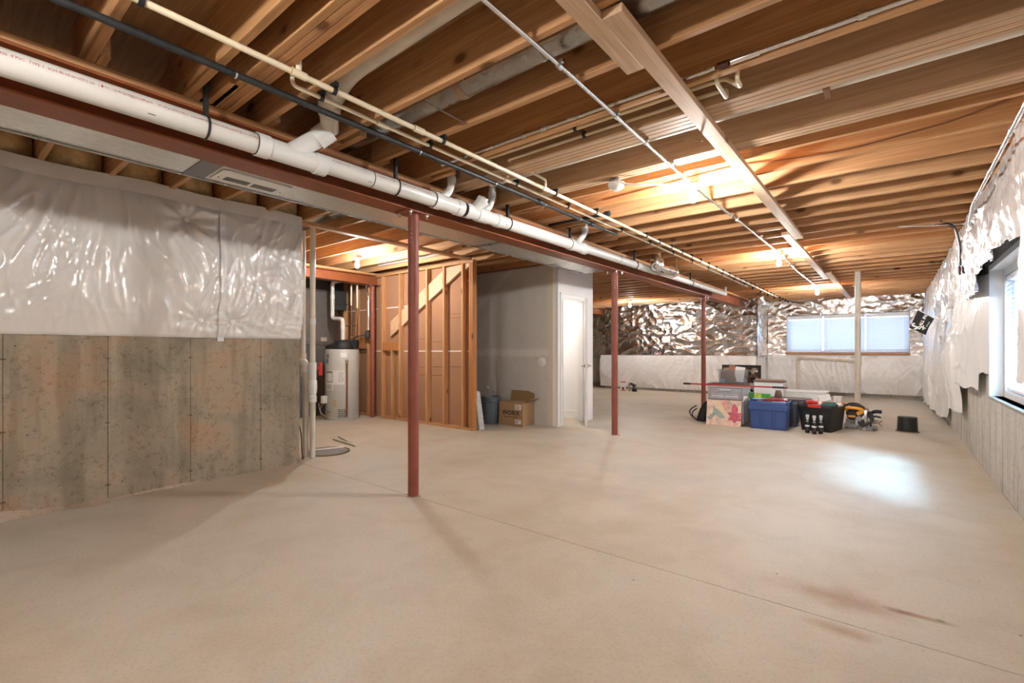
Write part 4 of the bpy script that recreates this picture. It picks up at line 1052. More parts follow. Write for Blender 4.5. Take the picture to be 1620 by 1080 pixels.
s3 = thing('standpipe', 'tall pipe behind the plastic corner with coupling at valve height', 'pipe', (-5.33, 2.85, 0), 0, 'white plastic standpipes')
MB().tube([(-5.33, 2.78, .9), (-5.33, 2.78, 2.59)], .028, 16).ring((-5.33, 2.78, 1.12), (0, 0, 1), .036, .10, 16).build('pipe_run', 'pvc_dirty', s3)
MB().tube(bend([(-5.40, 2.86, 1.05), (-5.40, 2.86, .02), (-5.25, 3.25, .02)], .05), .012, 10).build('drain_tube', 'pvc_dirty', s3)
o = MB().tube(bend([(-5.06, 2.56, .52), (-5.02, 2.60, .30), (-5.05, 2.62, .1), (-5.06, 2.64, .008), (-5.16, 2.70, .008)], .08), .006, 8).build('electric_cable', 'black_plastic')
tag(o, 'black cable hanging down the concrete wall corner', 'cable')
sm = thing('sump_lid', 'round grey sump pit lid at the foot of the standpipes', 'lid', (-5.22, 3.02, 0))
MB().lathe([(0, .001), (.235, .001), (.235, .010), (.225, .016), (0, .016)], (-5.25, 3.03, 0), 36, cap=False).build('lid_plate', 'cast_lid', sm)
MB().lathe([(.235, .001), (.262, .001), (.262, .012), (.235, .012), (.235, .001)], (-5.25, 3.03, 0), 36, cap=False).build('rim', 'dirt', sm)
vh = MB().tube([(-5.10, 2.80, 1.0), (-5.075, 2.845, 1.0)], .014, 10).obox((-5.072, 2.85, .995), (.032, .026, 0), (-.02, .026, 0), (0, 0, .15)).build('valve_handle', 'red_plastic', sp, bevel=.012)
o = MB().tube([(-5.9, 3.5, .016), (-5.25, 3.42, .016)], .014, 10).tube([(-6.0, 3.65, .014), (-5.5, 3.50, .014)], .012, 10).build('loose_pipe', 'pvc_dirty'); tag(o, 'loose white pipe ends lying on the floor by the sump', 'pipe')

# ------------------------------------------------------------------ water heater
wx, wy, wr_ = -7.63, 4.70, .285
wh = thing('water_heater', 'grey cylindrical water heater with paper labels under the red beam', 'water heater', (wx, wy, 0))
MB().lathe([(0, .002), (wr_ + .004, .002), (wr_ + .004, .05), (wr_, .055), (wr_, 1.205), (wr_ - .012, 1.225), (0, 1.23)], (wx, wy, 0), 44, cap=False).build('tank', 'grey_enamel', wh)
ang0 = math.atan2(-wy, -wx)        # direction towards the room centre
def patch(a0, a1, z0, z1, mat, name='label', r=wr_ + .0025, parent=wh):
    m = MB(); n = 8; vs = []
    for i in range(n + 1):
        a = ang0 + R(a0 + (a1 - a0) * i / n)
        for rr, z in ((r, z0), (r, z1), (r - .002, z1), (r - .002, z0)): vs.append((wx + rr * math.cos(a), wy + rr * math.sin(a), z))
    fs = []
    for i in range(n):
        for k in range(4): fs.append((i * 4 + k, (i + 1) * 4 + k, (i + 1) * 4 + (k + 1) % 4, i * 4 + (k + 1) % 4))
    fs += [(0, 1, 2, 3), (n * 4, n * 4 + 3, n * 4 + 2, n * 4 + 1)]
    m.add(vs, fs); return m.build(name, mat, parent)
def strokes(parent, a0, a1, z0, z1, rows, mat='print_grey', r=wr_ + .0032):
    m = MB()
    for k in range(rows):
        z = z0 + (z1 - z0) * (k + .5) / rows; a = a0
        while a < a1 - 2:
            w = random.uniform(2, 7); b2 = min(a1, a + w); vs = []
            for aa in (a, b2):
                an = ang0 + R(aa)
                for zz in (z - .004, z + .004): vs.append((wx + r * math.cos(an), wy + r * math.sin(an), zz))
            m.add(vs, [(0, 1, 3, 2)]); a = b2 + 1.2
    m.build('label_print', mat, parent)
l1 = patch(-70, -15, .62, .86, 'label_white'); strokes(l1, -52, -38, .70, .80, 5)
l2 = patch(-62, -33, .66, .85, 'print_grey', r=wr_ + .0032); patch(-60, -35, .675, .82, 'label_white', 'label', wr_ + .0042, l2)
l3 = patch(-15, 8, .62, .86, 'label_white'); strokes(l3, -12, 6, .66, .84, 8)
l4 = patch(-62, -32, .52, .63, 'label_white'); strokes(l4, -58, -36, .54, .62, 5)
patch(-62, -48, 1.08, 1.14, 'print_grey'); l5 = patch(-66, -52, .99, 1.06, 'label_blue'); strokes(l5, -63, -56, 1.01, 1.05, 2, 'label_white')
patch(-7, 15, 1.09, 1.17, 'label_white'); l6 = patch(-36, -16, .21, .37, 'label_tan'); strokes(l6, -33, -19, .23, .36, 6)
m = MB()
for r_ in range(5):
    for k in range(3):
        a = ang0 + R(-14 + k * 8.5 + (3 if r_ % 2 else 0)); a2 = a + R(6)
        z = .06 + r_ * .030; rr = wr_ + .0045
        m.add([(wx + rr * math.cos(q), wy + rr * math.sin(q), zz) for q in (a, a2) for zz in (z, z + .014)], [(0, 1, 3, 2)])
m.build('air_slot', 'print_black', wh)
a = ang0 + R(14); rp = wr_ + .035; px_, py_ = wx + rp * math.cos(a), wy + rp * math.sin(a)
MB().tube([(px_, py_, .06), (px_, py_, 1.0)], .014, 12).build('relief_pipe', 'copper', wh)
MB().tube([(wx + wr_ * math.cos(a), wy + wr_ * math.sin(a), 1.02), (px_, py_, 1.02), (px_, py_, .98)], .018, 10).sphere((px_, py_, 1.03), .024, 10, 6).build('relief_valve', 'nickel', wh)
a = ang0 + R(-62); gx, gy = wx + (wr_ + .05) * math.cos(a), wy + (wr_ + .05) * math.sin(a)
MB().obox((gx, gy, .36), (.06, .02, 0), (-.03, .09, 0), (0, 0, .13)).build('gas_valve', 'cap_grey', wh, bevel=.008)
MB().tube(bend([(gx, gy, .30), (gx + .02, gy - .10, .20), (gx + .03, gy - .06, .12), (gx + .05, gy + .04, .06)], .05), .007, 8).tube(bend([(gx, gy, .30), (gx - .08, gy - .06, .3), (gx - .1, gy, .1)], .05), .007, 8).build('gas_tube', 'nickel', wh)
MB().ring((wx + (wr_ + .02) * math.cos(ang0 + R(-45)), wy + (wr_ + .02) * math.sin(ang0 + R(-45)), .16), (math.cos(ang0 - .8), math.sin(ang0 - .8), 0), .018, .05, 10).build('drain_valve', 'brass_hinge', wh)
MB().lathe([(0, 1.23), (.19, 1.23), (.19, 1.27), (.16, 1.34), (.10, 1.39), (0, 1.40)], (wx, wy, 0), 20, cap=False).obox((wx + .10, wy + .14, 1.32), (.16, .10, 0), (-.06, .10, 0), (0, 0, .15)).tube([(wx - .05, wy - .1, 1.30), (wx - .20, wy - .20, 1.26)], [.05, .03], 10).build('blower', 'matte_black', wh, bevel=.008)
fl_ = thing('flue_pipe', 'white flue pipe rising from the water heater blower', 'pipe', (wx, wy, 1.40), 0)
MB().tube(bend([(wx + .02, wy, 1.36), (wx + .02, wy, 1.76), (wx - .32, wy + .0, 1.79), (wx - .32, wy, 2.46), (wx + .1, wy + .30, 2.50)], .07, 6), .035, 16).build('pipe_run', 'pvc', fl_)
for z in (1.62, 2.18): MB().ring((wx + (.02 if z < 1.7 else -.32), wy, z), (0, 0, 1), .041, .07, 16).build('coupling', 'pvc_fitting', fl_)
o = thing('water_pipe', 'left of two cream and copper pipes dropping behind the water heater', 'pipe', (-7.74, 4.93, 1.3), 0, 'pipes over the water heater')
MB().tube([(-7.74, 4.95, 2.03), (-7.74, 4.95, 2.40)], .017, 10).build('pipe_run', 'cpvc', o); MB().tube([(-7.74, 4.95, 1.65), (-7.74, 4.95, 2.03)], .011, 10).tube([(-7.74, 4.95, 2.4), (-7.74, 4.95, 2.58)], .011, 10).build('copper_drop', 'copper_dull', o)
o = thing('water_pipe', 'right of two cream and copper pipes dropping behind the water heater', 'pipe', (-7.54, 4.95, 1.6), 0, 'pipes over the water heater')
MB().tube([(-7.55, 4.95, 1.97), (-7.55, 4.95, 2.50)], .017, 10).build('pipe_run', 'cpvc', o); MB().tube(bend([(-7.55, 4.95, 1.97), (-7.55, 4.95, 1.66), (-8.15, 4.95, 1.66)], .03), .010, 10).build('copper_drop', 'copper_dull', o)
o = thing('water_pipe', 'thin copper riser with a white label above the water heater', 'pipe', (-7.62, 4.82, 1.2), 0)
MB().tube([(-7.60, 4.86, 1.23), (-7.60, 4.86, 1.66)], .010, 10).build('pipe_run', 'copper', o); MB().tube([(-7.60, 4.86, 1.30), (-7.60, 4.86, 1.40)], .019, 10).build('tag_sleeve', 'label_white', o); MB().sphere((-7.60, 4.86, 1.45), .022, 8, 6).build('valve', 'brass_hinge', o)
o = thing('junction_box', 'grey switch box on a stud behind the water heater', 'box', (-7.45, 5.12, 1.43))
MB().box(-7.56, -7.43, 5.10, 5.178, 1.42, 1.58).build('box_body', 'galvanised', o, bevel=.006); MB().tube(bend([(-7.48, 5.14, 1.58), (-7.48, 5.14, 2.2), (-7.62, 5.14, 2.5)], .1), .012, 10).build('conduit_run', 'conduit_steel', o); MB().tube(bend([(-7.56, 5.14, 1.50), (-7.66, 5.0, 1.46), (-7.62, 4.88, 1.36)], .06), .012, 8).build('cord', 'black_plastic', o)
# furnace cabinet
fu = thing('furnace', 'tall dark grey furnace cabinet left of the water heater', 'furnace', (-8.65, 4.4, 0))
MB().box(-9.0, -8.30, 4.00, 4.86, .002, 1.30).build('lower_cabinet', 'furnace_grey', fu, bevel=.01)
MB().box(-9.0, -8.295, 4.00, 4.86, 1.305, 2.34).build('upper_cabinet', 'furnace_grey', fu, bevel=.01)
MB().box(-8.298, -8.285, 4.06, 4.80, .10, 1.24).build('door_panel', 'furnace_grey', fu, bevel=.006)
MB().box(-8.295, -8.283, 4.06, 4.80, 1.36, 2.30).build('door_panel', 'furnace_grey', fu, bevel=.006)
MB().box(-8.286, -8.280, 4.66, 4.78, 1.38, 1.45).build('rating_plate', 'label_tan', fu)
MB().box(-9.0, -8.3, 3.2, 5.14, 2.345, 2.59).build('plenum', 'furnace_dark', fu, bevel=.01)
o = MB().box(-8.9, -8.22, 4.90, 5.16, 1.98, 2.34).box(-8.92, -8.20, 4.89, 5.165, 2.08, 2.11).build('return_duct', 'furnace_dark', bevel=.006); tag(o, 'dark duct box high behind the flue pipe', 'duct')

# ------------------------------------------------------------------ under-stair nook
pn_ = thing('perforated_panel', 'speckled perforated panel leaning on the end of the stud wall', 'panel', (-4.88, 5.33, 0))
m = MB(); nx, nz = 12, 34
ax0, ax1 = Vector((-4.865, 5.30, .004)), Vector((-4.99, 5.32, .60))
up_ = (ax1 - ax0); wv = Vector((0, .09, 0))
# a zig-zag edged grille of thin ribs
for i in range(9):
    t_ = i / 8; p = ax0 + wv * t_
    m.beam(p, p + up_ * (1 - .05 * t_), .008, .006)
for k in range(26):
    p = ax0 + up_ * (k + .5) / 27; off = .012 * (-1) ** k
    m.beam(p + Vector((off * .4, -.012, 0)), p + wv + Vector((off * .4, .01, 0)), .010, .008, up_)
m.build('lattice', 'perf_white', pn_)
m = MB()
m.beam(ax0 + Vector((-.004, 0, 0)), ax1 + Vector((-.004, 0, 0)), .014, .03)
for k in range(27):
    p = ax0 + up_ * (k + .3) / 27 + Vector((.006, -.012, 0)); m.obox(p, (.028, 0, 0), (0, .02, 0), (0, 0, .012))
m.build('edge', 'perf_white', pn_)
pa = thing('pail', 'blue grey plastic pail with wire handle in the drywall nook', 'bucket', (-5.215, 5.93, 0))
x, y = -5.215, 5.93
MB().lathe([(0, .002), (.125, .002), (.13, .01), (.150, .345), (.158, .35), (.158, .362), (.152, .366), (.153, .385), (.160, .388), (.160, .40), (.154, .404), (.155, .425), (.163, .428), (.163, .445), (.15, .448), (.145, .42), (.125, .03), (0, .02)], (x, y, 0), 36, cap=False).build('body', 'pail_grey', pa)
MB().tube([(x + .165 * math.cos(a) * .78, y - .06 * math.sin(a) - .165 * math.cos(a) * .62, .43 + .17 * math.sin(a)) for a in np.linspace(0, math.pi, 17)], .0025, 6).build('handle', 'nickel', pa)
MB().tube([(x - .045 * .78, y - .058 + .045 * .62, .597), (x + .045 * .78, y - .058 - .045 * .62, .597)], .010, 8).build('grip', 'white_plastic', pa)
cx_, cy_ = -4.80, 6.105
cb = thing('carton', 'open brown cardboard carton with black lettering in the drywall nook', 'box', (cx_, cy_, 0), R(3))
W_, D_, H_ = .47, .33, .37
m = MB()
t_ = .006
m.box(-W_ / 2, W_ / 2, -D_ / 2, -D_ / 2 + t_, .001, H_).box(-W_ / 2, W_ / 2, D_ / 2 - t_, D_ / 2, .001, H_).box(-W_ / 2, -W_ / 2 + t_, -D_ / 2 + t_, D_ / 2 - t_, .001, H_).box(W_ / 2 - t_, W_ / 2, -D_ / 2 + t_, D_ / 2 - t_, .001, H_).box(-W_ / 2 + t_, W_ / 2 - t_, -D_ / 2 + t_, D_ / 2 - t_, .001, .008)
m.build('body', 'cardboard', cb, local=True)
MB().obox((0, D_ / 2 + .012, H_ + .085), (W_, 0, 0), (0, .03, .17), (0, .004, -.001)).build('flap', 'cardboard_in', cb, local=True)
MB().obox((0, -D_ / 2 + .075, H_ + .012), (W_ * .98, 0, 0), (0, .15, .022), (0, -.0008, .004)).build('flap', 'cardboard', cb, local=True)
MB().obox((W_ / 2 + .055, 0, H_ + .035), (.12, 0, .065), (0, D_ * .97, 0), (-.002, 0, .004)).build('flap', 'cardboard', cb, local=True)
MB().obox((-W_ / 2 + .055, 0, H_ - .02), (.11, 0, -.05), (0, D_ * .95, 0), (.001, 0, .004)).build('flap', 'cardboard', cb, local=True)
m = MB(); yf = -D_ / 2 - .0008
lettering(m, 'WORX', .095, (.0, yf, .205), (1, 0, 0), (0, 0, 1), .004, 1.12); lettering(m, '\u00ae', .03, (.155, yf, .225), (1, 0, 0), (0, 0, 1)); lettering(m, 'www.worx.com', .036, (0, yf, .142), (1, 0, 0), (0, 0, 1), .0008, 1.15)
m.build('carton_lettering', 'print_black', cb, local=True, smooth=False)
for z0, z1 in ((.262, .345), (.035, .105)):
    l_ = MB().box(.085, .205, yf - .0006, yf + .0006, z0, z1).build('shipping_label', 'label_white', cb, local=True)
    m = MB()
    for k in range(5): m.box(.095, .095 + random.uniform(.04, .095), yf - .0012, yf - .0006, z0 + .012 + k * (z1 - z0 - .02) / 5, z0 + .018 + k * (z1 - z0 - .02) / 5)
    m.build('label_print', 'print_grey', l_, local=True)

# ------------------------------------------------------------------ white standpipe and drain loop by the window
o = thing('standpipe', 'tall white standpipe alone in the open floor before the back window', 'pipe', (-.49, 10.45, 0), 0, 'white plastic standpipes')
MB().tube([(-.49, 10.45, .001), (-.49, 10.45, 2.88)], .0445, 20).build('pipe_run', 'pvc_dirty', o)
MB().ring((-.49, 10.45, 1.02), (0, 0, 1), .054, .16, 20).build('tee_fitting', 'pvc_dirty', o)
o = thing('drain_pipe', 'cream pipe arm with an elbow joining the lone standpipe', 'pipe', (-1.47, 10.87, 0))
MB().tube(bend([(-1.47, 10.87, .001), (-1.47, 10.87, 1.07), (-.53, 10.467, 1.02)], .12, 6), .038, 18).build('pipe_run', 'pvc_dirty', o)
MB().tube(bend([(-1.47, 10.87, .90), (-1.47, 10.87, 1.07), (-1.30, 10.797, 1.061)], .12, 6), .045, 18).build('elbow', 'pvc_dirty', o)
MB().ring((-.56, 10.48, 1.02), (.94, -.40, 0), .047, .10, 18).build('coupling', 'pvc_dirty', o)

# ------------------------------------------------------------------ small flag on the right wall
fg = thing('flag', 'small black flag with white lettering on a stick from the right wall', 'flag', (.60, 9.0, 1.50))
MB().tube([(.585, 9.0, 1.585), (.56, 9.0, 1.58), (.54, 9.0, 1.60), (.26, 9.0, 1.805)], .005, 8).build('stick', 'seam_white', fg)
c0, c1, c2_, c3_ = Vector((.28, 9.0, 1.79)), Vector((.46, 9.0, 1.665)), Vector((.365, 9.0, 1.425)), Vector((.185, 9.0, 1.53))
m = MB(); N1, N2 = 12, 10; vs = []
def fpt(u, v, off=0.0):
    p = (c0 * (1 - u) + c1 * u) * (1 - v) + (c3_ * (1 - u) + c2_ * u) * v
    return p + Vector((0, .012 * math.sin(u * 5 + v * 2) * v + off, 0)) + Vector((-.012, 0, -.004)) * math.sin(v * math.pi) * u
for k, off in enumerate((0, .0015)):
    for i in range(N1 + 1):
        for j in range(N2 + 1): vs.append(fpt(i / N1, j / N2, off))
n_ = (N1 + 1) * (N2 + 1); fs = []
for k in range(2):
    for i in range(N1):
        for j in range(N2):
            a = k * n_ + i * (N2 + 1) + j; fs.append((a, a + 1, a + N2 + 2, a + N2 + 1))
m.add(vs, fs).build('cloth', 'flag_black', fg)
def flag_text(txt, size, u, v, bold, sx=1.0, turn=0.0, name='flag_lettering'):
    # text reads from the fly (v=1) up towards the stick (v=0); its top points to u=0
    vs, fs = text_mesh(txt, size); hh = .27; ww = .22; out = []
    for (ox, oy) in ((-bold, 0), (bold, 0), (0, -bold), (0, bold)) if bold else ((0, 0),):
        base = len(out); 
        for p in vs:
            a = p[0] * sx * math.cos(turn) - p[1] * math.sin(turn) + ox; b2 = p[0] * sx * math.sin(turn) + p[1] * math.cos(turn) + oy
            out.append(fpt(u - b2 / ww, v - a / hh, -.0022))
    nn = len(vs); F = []
    for k in range(len(out) // nn): F += [tuple(i + k * nn for i in f) for f in fs]
    MB().add(out, F).build(name, 'flag_white', fg, smooth=False)
flag_text('ALL IN.', .055, .52, .34, .0022, 1.0)
flag_text('Chicago', .026, .86, .42, .0004)
flag_text('S', .125, .24, .82, .004, 1.0, R(-35)); flag_text('o', .085, .47, .76, .0035, 1.0, R(-35)); flag_text('x', .105, .68, .66, .004, 1.0, R(-35))

# ------------------------------------------------------------------ the pile of belongings
def rring(w, d, r, z, n=4):
    out = []
    for (sx, sy, a0) in ((1, 1, 0), (-1, 1, 90), (-1, -1, 180), (1, -1, 270)):
        for k in range(n + 1):
            a = R(a0 + 90 * k / n); out.append((sx * (w / 2 - r) + r * math.cos(a), sy * (d / 2 - r) + r * math.sin(a), z))
    return out
def tub(root, w, d, h, mat, taper=.90, r=.03, wall=.006, name='body', rim=.012):
    L = [rring(w * taper, d * taper, r, .001), rring(w, d, r, h - .05), rring(w + rim, d + rim, r, h - .048), rring(w + rim * 1.4, d + rim * 1.4, r, h - .004), rring(w + rim, d + rim, r, h), rring(w - wall * 2, d - wall * 2, r, h), rring(w * taper - wall * 2, d * taper - wall * 2, r, .012)]
    return MB().loops(L).build(name, mat, root, local=True, bevel=0)
def heap(root, w, d, z, amp, mat, seed, name='contents', n=16):
    m = MB(); vs = []
    for i in range(n + 1):
        for j in range(n + 1):
            u, v = i / n, j / n; e_ = (math.sin(math.pi * u) * math.sin(math.pi * v)) ** .5
            vs.append(((u - .5) * w, (v - .5) * d, z + amp * e_ * (.5 + float(pn(u * 4, v * 4, seed)))))
    fs = [(i * (n + 1) + j, (i + 1) * (n + 1) + j, (i + 1) * (n + 1) + j + 1, i * (n + 1) + j + 1) for i in range(n) for j in range(n)]
    return m.add(vs, fs).build(name, mat, root, local=True)

# drawer cart
ct = thing('drawer_cart', 'grey plastic drawer cart with clear drawer fronts', 'drawers', (-2.135, 8.45, 0))
w, d, h = .55, .46, .63
MB().box(-w / 2, -w / 2 + .018, -d / 2, d / 2, .03, .60).box(w / 2 - .018, w / 2, -d / 2, d / 2, .03, .60).box(-w / 2 + .018, w / 2 - .018, d / 2 - .015, d / 2, .03, .60).box(-w / 2, w / 2, -d / 2, d / 2, .022, .04).build('frame', 'drawer_grey', ct, local=True, bevel=.004)
MB().box(-w / 2 - .012, w / 2 + .012, -d / 2 - .012, d / 2 + .012, .60, .628).build('top', 'drawer_grey', ct, local=True, bevel=.008)
for z0, z1 in ((.045, .215), (.22, .40), (.405, .595)):
    dr = MB().prism([(-w / 2 + .022, z0), (w / 2 - .022, z0), (w / 2 - .018, z1), (-w / 2 + .018, z1)], 1, -d / 2 - .014, -d / 2 + .006).build('drawer', 'drawer_front', ct, local=True, bevel=.006)
    MB().box(-w / 2 + .028, w / 2 - .028, -d / 2 + .006, d / 2 - .03, z0 + .004, z0 + .10).build('drawer_bin', 'clear_grey', dr, local=True)
    MB().box(-.085, .085, -d / 2 - .028, -d / 2 - .013, z1 - .045, z1 - .012).build('handle', 'drawer_grey', dr, local=True, bevel=.008)
    MB().box(-w / 2 + .05, w / 2 - .05, -d / 2 - .0165, -d / 2 - .014, z0 + .015, z1 - .06).build('window', 'drawer_front', dr, local=True, bevel=.003)
    for a, b2 in ((-.21, -.02), (.0, .2)):
        for k in range(3): MB().box(a, b2, -d / 2 - .0185, -d / 2 - .0166, z0 + .02 + k * .03, z0 + .036 + k * .03).build('stored_paper', 'clear_grey' if k != 1 else 'label_white', dr, local=True)
for sx in (-1, 1):
    for sy in (-1, 1): MB().ring((sx * (w / 2 - .04), sy * (d / 2 - .05), .0155), (1, 0, 0), .0145, .02, 12).build('caster', 'black_plastic', ct, local=True)
# canvas leaning on it
cv = thing('canvas', 'unframed floral canvas with a pink flower leaning on the drawer cart', 'painting', (-2.125, 8.06, 0), R(6))
M_ = Matrix.Rotation(R(-13), 4, 'X')
MB().box(-.258, .258, 0, .02, .003, .415).mat(M_).build('stretcher', 'painting', cv, local=True, bevel=.002)
m = MB()
def petal(cx0, cz0, a, L, W):
    pts = [(cx0 + L * t * math.cos(a) - W * math.sin(math.pi * t) * s_ * math.sin(a), cz0 + L * t * math.sin(a) + W * math.sin(math.pi * t) * s_ * math.cos(a)) for s_, ts in ((1, np.linspace(0, 1, 7)), (-1, np.linspace(1, 0, 7)[1:-1])) for t in ts]
    return pts
plain('petal_pink', (.52, .10, .13), .6, var=.3, scale=25); plain('paint_sage', (.28, .33, .29), .6, var=.2, scale=12); plain('paint_cream', (.72, .58, .38), .6, var=.1, scale=12); plain('paint_rose', (.66, .33, .27), .6, var=.25, scale=14)
for a in (95, 155, 215, 265, 320, 20): m.prism(petal(.17, .165, R(a), .12 if a != 95 else .2, .036 if a != 95 else .05), 1, -.0015, -.0004)
m.mat(M_).build('painted_flower', 'petal_pink', cv, local=True)
m = MB()
m.prism([(-.255, .12), (-.16, .2), (-.16, .31), (-.05, .22), (.03, .12), (-.05, .12), (-.12, .17), (-.2, .08)], 1, -.0012, -.0003)
m.mat(M_).build('painted_leaf', 'paint_sage', cv, local=True)
m = MB().prism([(-.2, .40), (-.08, .40), (.05, .2), (.10, .14), (.0, .17), (-.06, .26)], 1, -.0010, -.0002); m.mat(M_).build('painted_stroke', 'paint_cream', cv, local=True)
m = MB().prism([(-.05, .41), (.06, .41), (.10, .28), (.02, .24), (-.02, .33)], 1, -.0010, -.0002); m.mat(M_).build('painted_stroke', 'paint_rose', cv, local=True)
# things on the cart
o = MB().box(-2.44, -1.85, 8.235, 8.66, .6295, .655).build('folded_board', 'maroon', bevel=.006); tag(o, 'dark maroon board lying flat on the drawer cart', 'board')
rp_ = thing('extension_pole', 'long red pole with dark grips lying across the drawer cart', 'pole', (-2.0, 8.215, .63))
pA, pB = Vector((-2.80, 8.215, .64)), Vector((-1.26, 8.215, .637)); pA.z = .6405; pB.z = .6405
MB().tube([pA, pB], .011, 12).build('shaft', 'red_pole', rp_)
MB().tube([pA - Vector((.01, 0, 0)), pA + Vector((.11, 0, 0))], .016, 12).build('grip', 'dark_grip', rp_); MB().tube([pB - Vector((.19, 0, 0)), pB - Vector((.02, 0, 0))], .0155, 12).ring(pB + Vector((.0, 0, 0)), (1, 0, 0), .011, .03, 10).build('grip', 'dark_grip', rp_)
bn = thing('clear_bin', 'clear plastic bin of papers standing on the drawer cart', 'bin', (-2.07, 8.46, .656))
tub(bn, .42, .28, .235, 'clear_plastic', .92, .02, .004)
def inbin(name, lab, x, y, z0, w, d, h, tilt, mat, cat, group=None):
    o = MB().obox((0, 0, h / 2), (w, 0, 0), (0, d, 0), (0, 0, h)).mat(Matrix.Translation((-2.07 + x, 8.46 + y, .656 + z0)) @ Matrix.Rotation(tilt, 4, 'Y')).build(name, mat, bevel=.002)
    return tag(o, lab, cat, group)
inbin('wooden_board', 'brown wooden board at the left in the clear bin', -.115, -.085, .014, .13, .012, .19, 0, 'brown_board', 'board')
inbin('wooden_board', 'brown board leaning in the middle of the clear bin', -.01, -.06, .03, .15, .012, .20, R(-14), 'brown_board', 'board')
inbin('craft_sheet', 'pale sheet standing behind the boards in the clear bin', -.10, .06, .014, .14, .010, .245, 0, 'tan_board', 'paper')
inbin('paper_bundle', 'bundle of white paper sticking out of the clear bin', .075, .02, .03, .14, .03, .25, R(7), 'paper', 'paper')
inbin('craft_stick', 'terracotta coloured piece poking out of the clear bin', .0, .03, .02, .09, .02, .285, R(-6), 'skin_tan', 'board')
inbin('scraper', 'steel blue blade in the corner of the clear bin', -.145, -.112, .012, .07, .006, .07, R(8), 'steel_blue', 'tool')
# picture behind
fr = thing('framed_picture', 'dark framed photo collage standing behind the drawer cart', 'picture', (-2.145, 9.30, 0))
MB().box(-2.47, -1.82, 9.29, 9.315, .002, .05).box(-2.47, -1.82, 9.29, 9.315, .895, .945).box(-2.47, -2.42, 9.29, 9.315, .05, .895).box(-1.87, -1.82, 9.29, 9.315, .05, .895).build('frame', 'frame_black', fr, bevel=.003)
MB().box(-2.42, -1.87, 9.30, 9.308, .05, .895).build('picture_sheet', 'collage', fr)
MB().obox((-2.145, 9.41, .35), (.08, 0, 0), (0, .006, .002), (0, -.2, .70)).build('easel_back', 'matte_black', fr)
# white box with brown rim behind the blue tote
wbx = thing('storage_box', 'white box with a thin brown lid behind the blue tote', 'box', (-1.66, 9.16, 0))
MB().box(-1.885, -1.44, 9.06, 9.26, .002, .665).build('body', 'white_plastic', wbx, bevel=.006)
MB().box(-1.90, -1.425, 9.045, 9.275, .667, .695).build('lid', 'brown_board', wbx, bevel=.004); MB().box(-1.87, -1.46, 9.07, 9.25, .696, .71).build('lid_liner', 'tan_board', wbx)
# blue tote
bt = thing('storage_tote', 'blue plastic tote in front of the green packs', 'tote', (-1.50, 8.31, 0), R(2), 'plastic storage totes')
W_, D_, H_ = .53, .46, .425
tub(bt, W_, D_, H_, 'blue_tote', .91, .03)
for k, x in enumerate((-.165, 0, .165)):
    m = MB(); 
    m.add([(x - .062, -D_ / 2 * .93 - .004, .03), (x + .062, -D_ / 2 * .93 - .004, .03), (x + .062, -D_ / 2 * .985 - .004, .29), (x - .062, -D_ / 2 * .985 - .004, .29), (x - .062, -D_ / 2 * .93 + .02, .03), (x + .062, -D_ / 2 * .93 + .02, .03), (x + .062, -D_ / 2 * .985 + .02, .29), (x - .062, -D_ / 2 * .985 + .02, .29)],
          [(0, 1, 2, 3), (4, 7, 6, 5), (0, 4, 5, 1), (1, 5, 6, 2), (2, 6, 7, 3), (3, 7, 4, 0)])
    m.build('rib_panel', 'blue_tote', bt, local=True, bevel=.008)
MB().box(-W_ / 2 - .002, W_ / 2 + .002, -D_ / 2 - .008, -D_ / 2 + .01, .30, .372).build('rim_band', 'blue_tote', bt, local=True, bevel=.005)
cl = heap(bt, .46, .40, .385, .045, 'bag_blue', 3, 'contents'); cl['kind'] = 'stuff'
def onpile(mb, name, mat, lab, cat, bevel=0.0): return tag(mb.build(name, mat, bevel=bevel), lab, cat)
onpile(MB().tube([(-1.60, 8.17, .443), (-1.47, 8.16, .450), (-1.42, 8.16, .451), (-1.32, 8.15, .452), (-1.24, 8.15, .449)], [.012, .028, .024, .02, .012], 12), 'umbrella', 'cloth_red', 'folded red cloth roll lying on the front of the blue tote', 'cloth')
onpile(MB().sphere((-1.265, 8.16, .462), .026, 10, 6, (1.2, 1, .8)), 'cloth_bundle', 'cloth_white', 'small white bundle at the right rim of the blue tote', 'cloth')
onpile(MB().obox((-1.62, 8.22, .452), (.20, .02, .004), (-.01, .07, 0), (0, -.002, .016)), 'plastic_pack', 'bag_blue', 'pale blue soft pack lying across the blue tote', 'pack', .006)
onpile(MB().box(-1.83, -1.755, 8.43, 8.50, .428, .53), 'green_pack', 'leaf_dark', 'dark green pack, leftmost of the green packs', 'pack', .006)
onpile(MB().box(-1.75, -1.65, 8.43, 8.50, .428, .52), 'green_pack', 'lime_pack', 'lime yellow pack in the middle of the green packs', 'pack', .006)
onpile(MB().box(-1.645, -1.52, 8.43, 8.50, .428, .515), 'green_pack', 'green_pack', 'bright green pack, rightmost of the green packs', 'pack', .006)
onpile(MB().sphere((-1.825, 8.20, .458), .03, 8, 5, (1.2, 1, .8)).tube([(-1.83, 8.19, .45), (-1.845, 8.10, .40)], .006, 6), 'knotted_rope', 'cloth_white', 'white knotted cord at the left rim of the blue tote', 'rope')
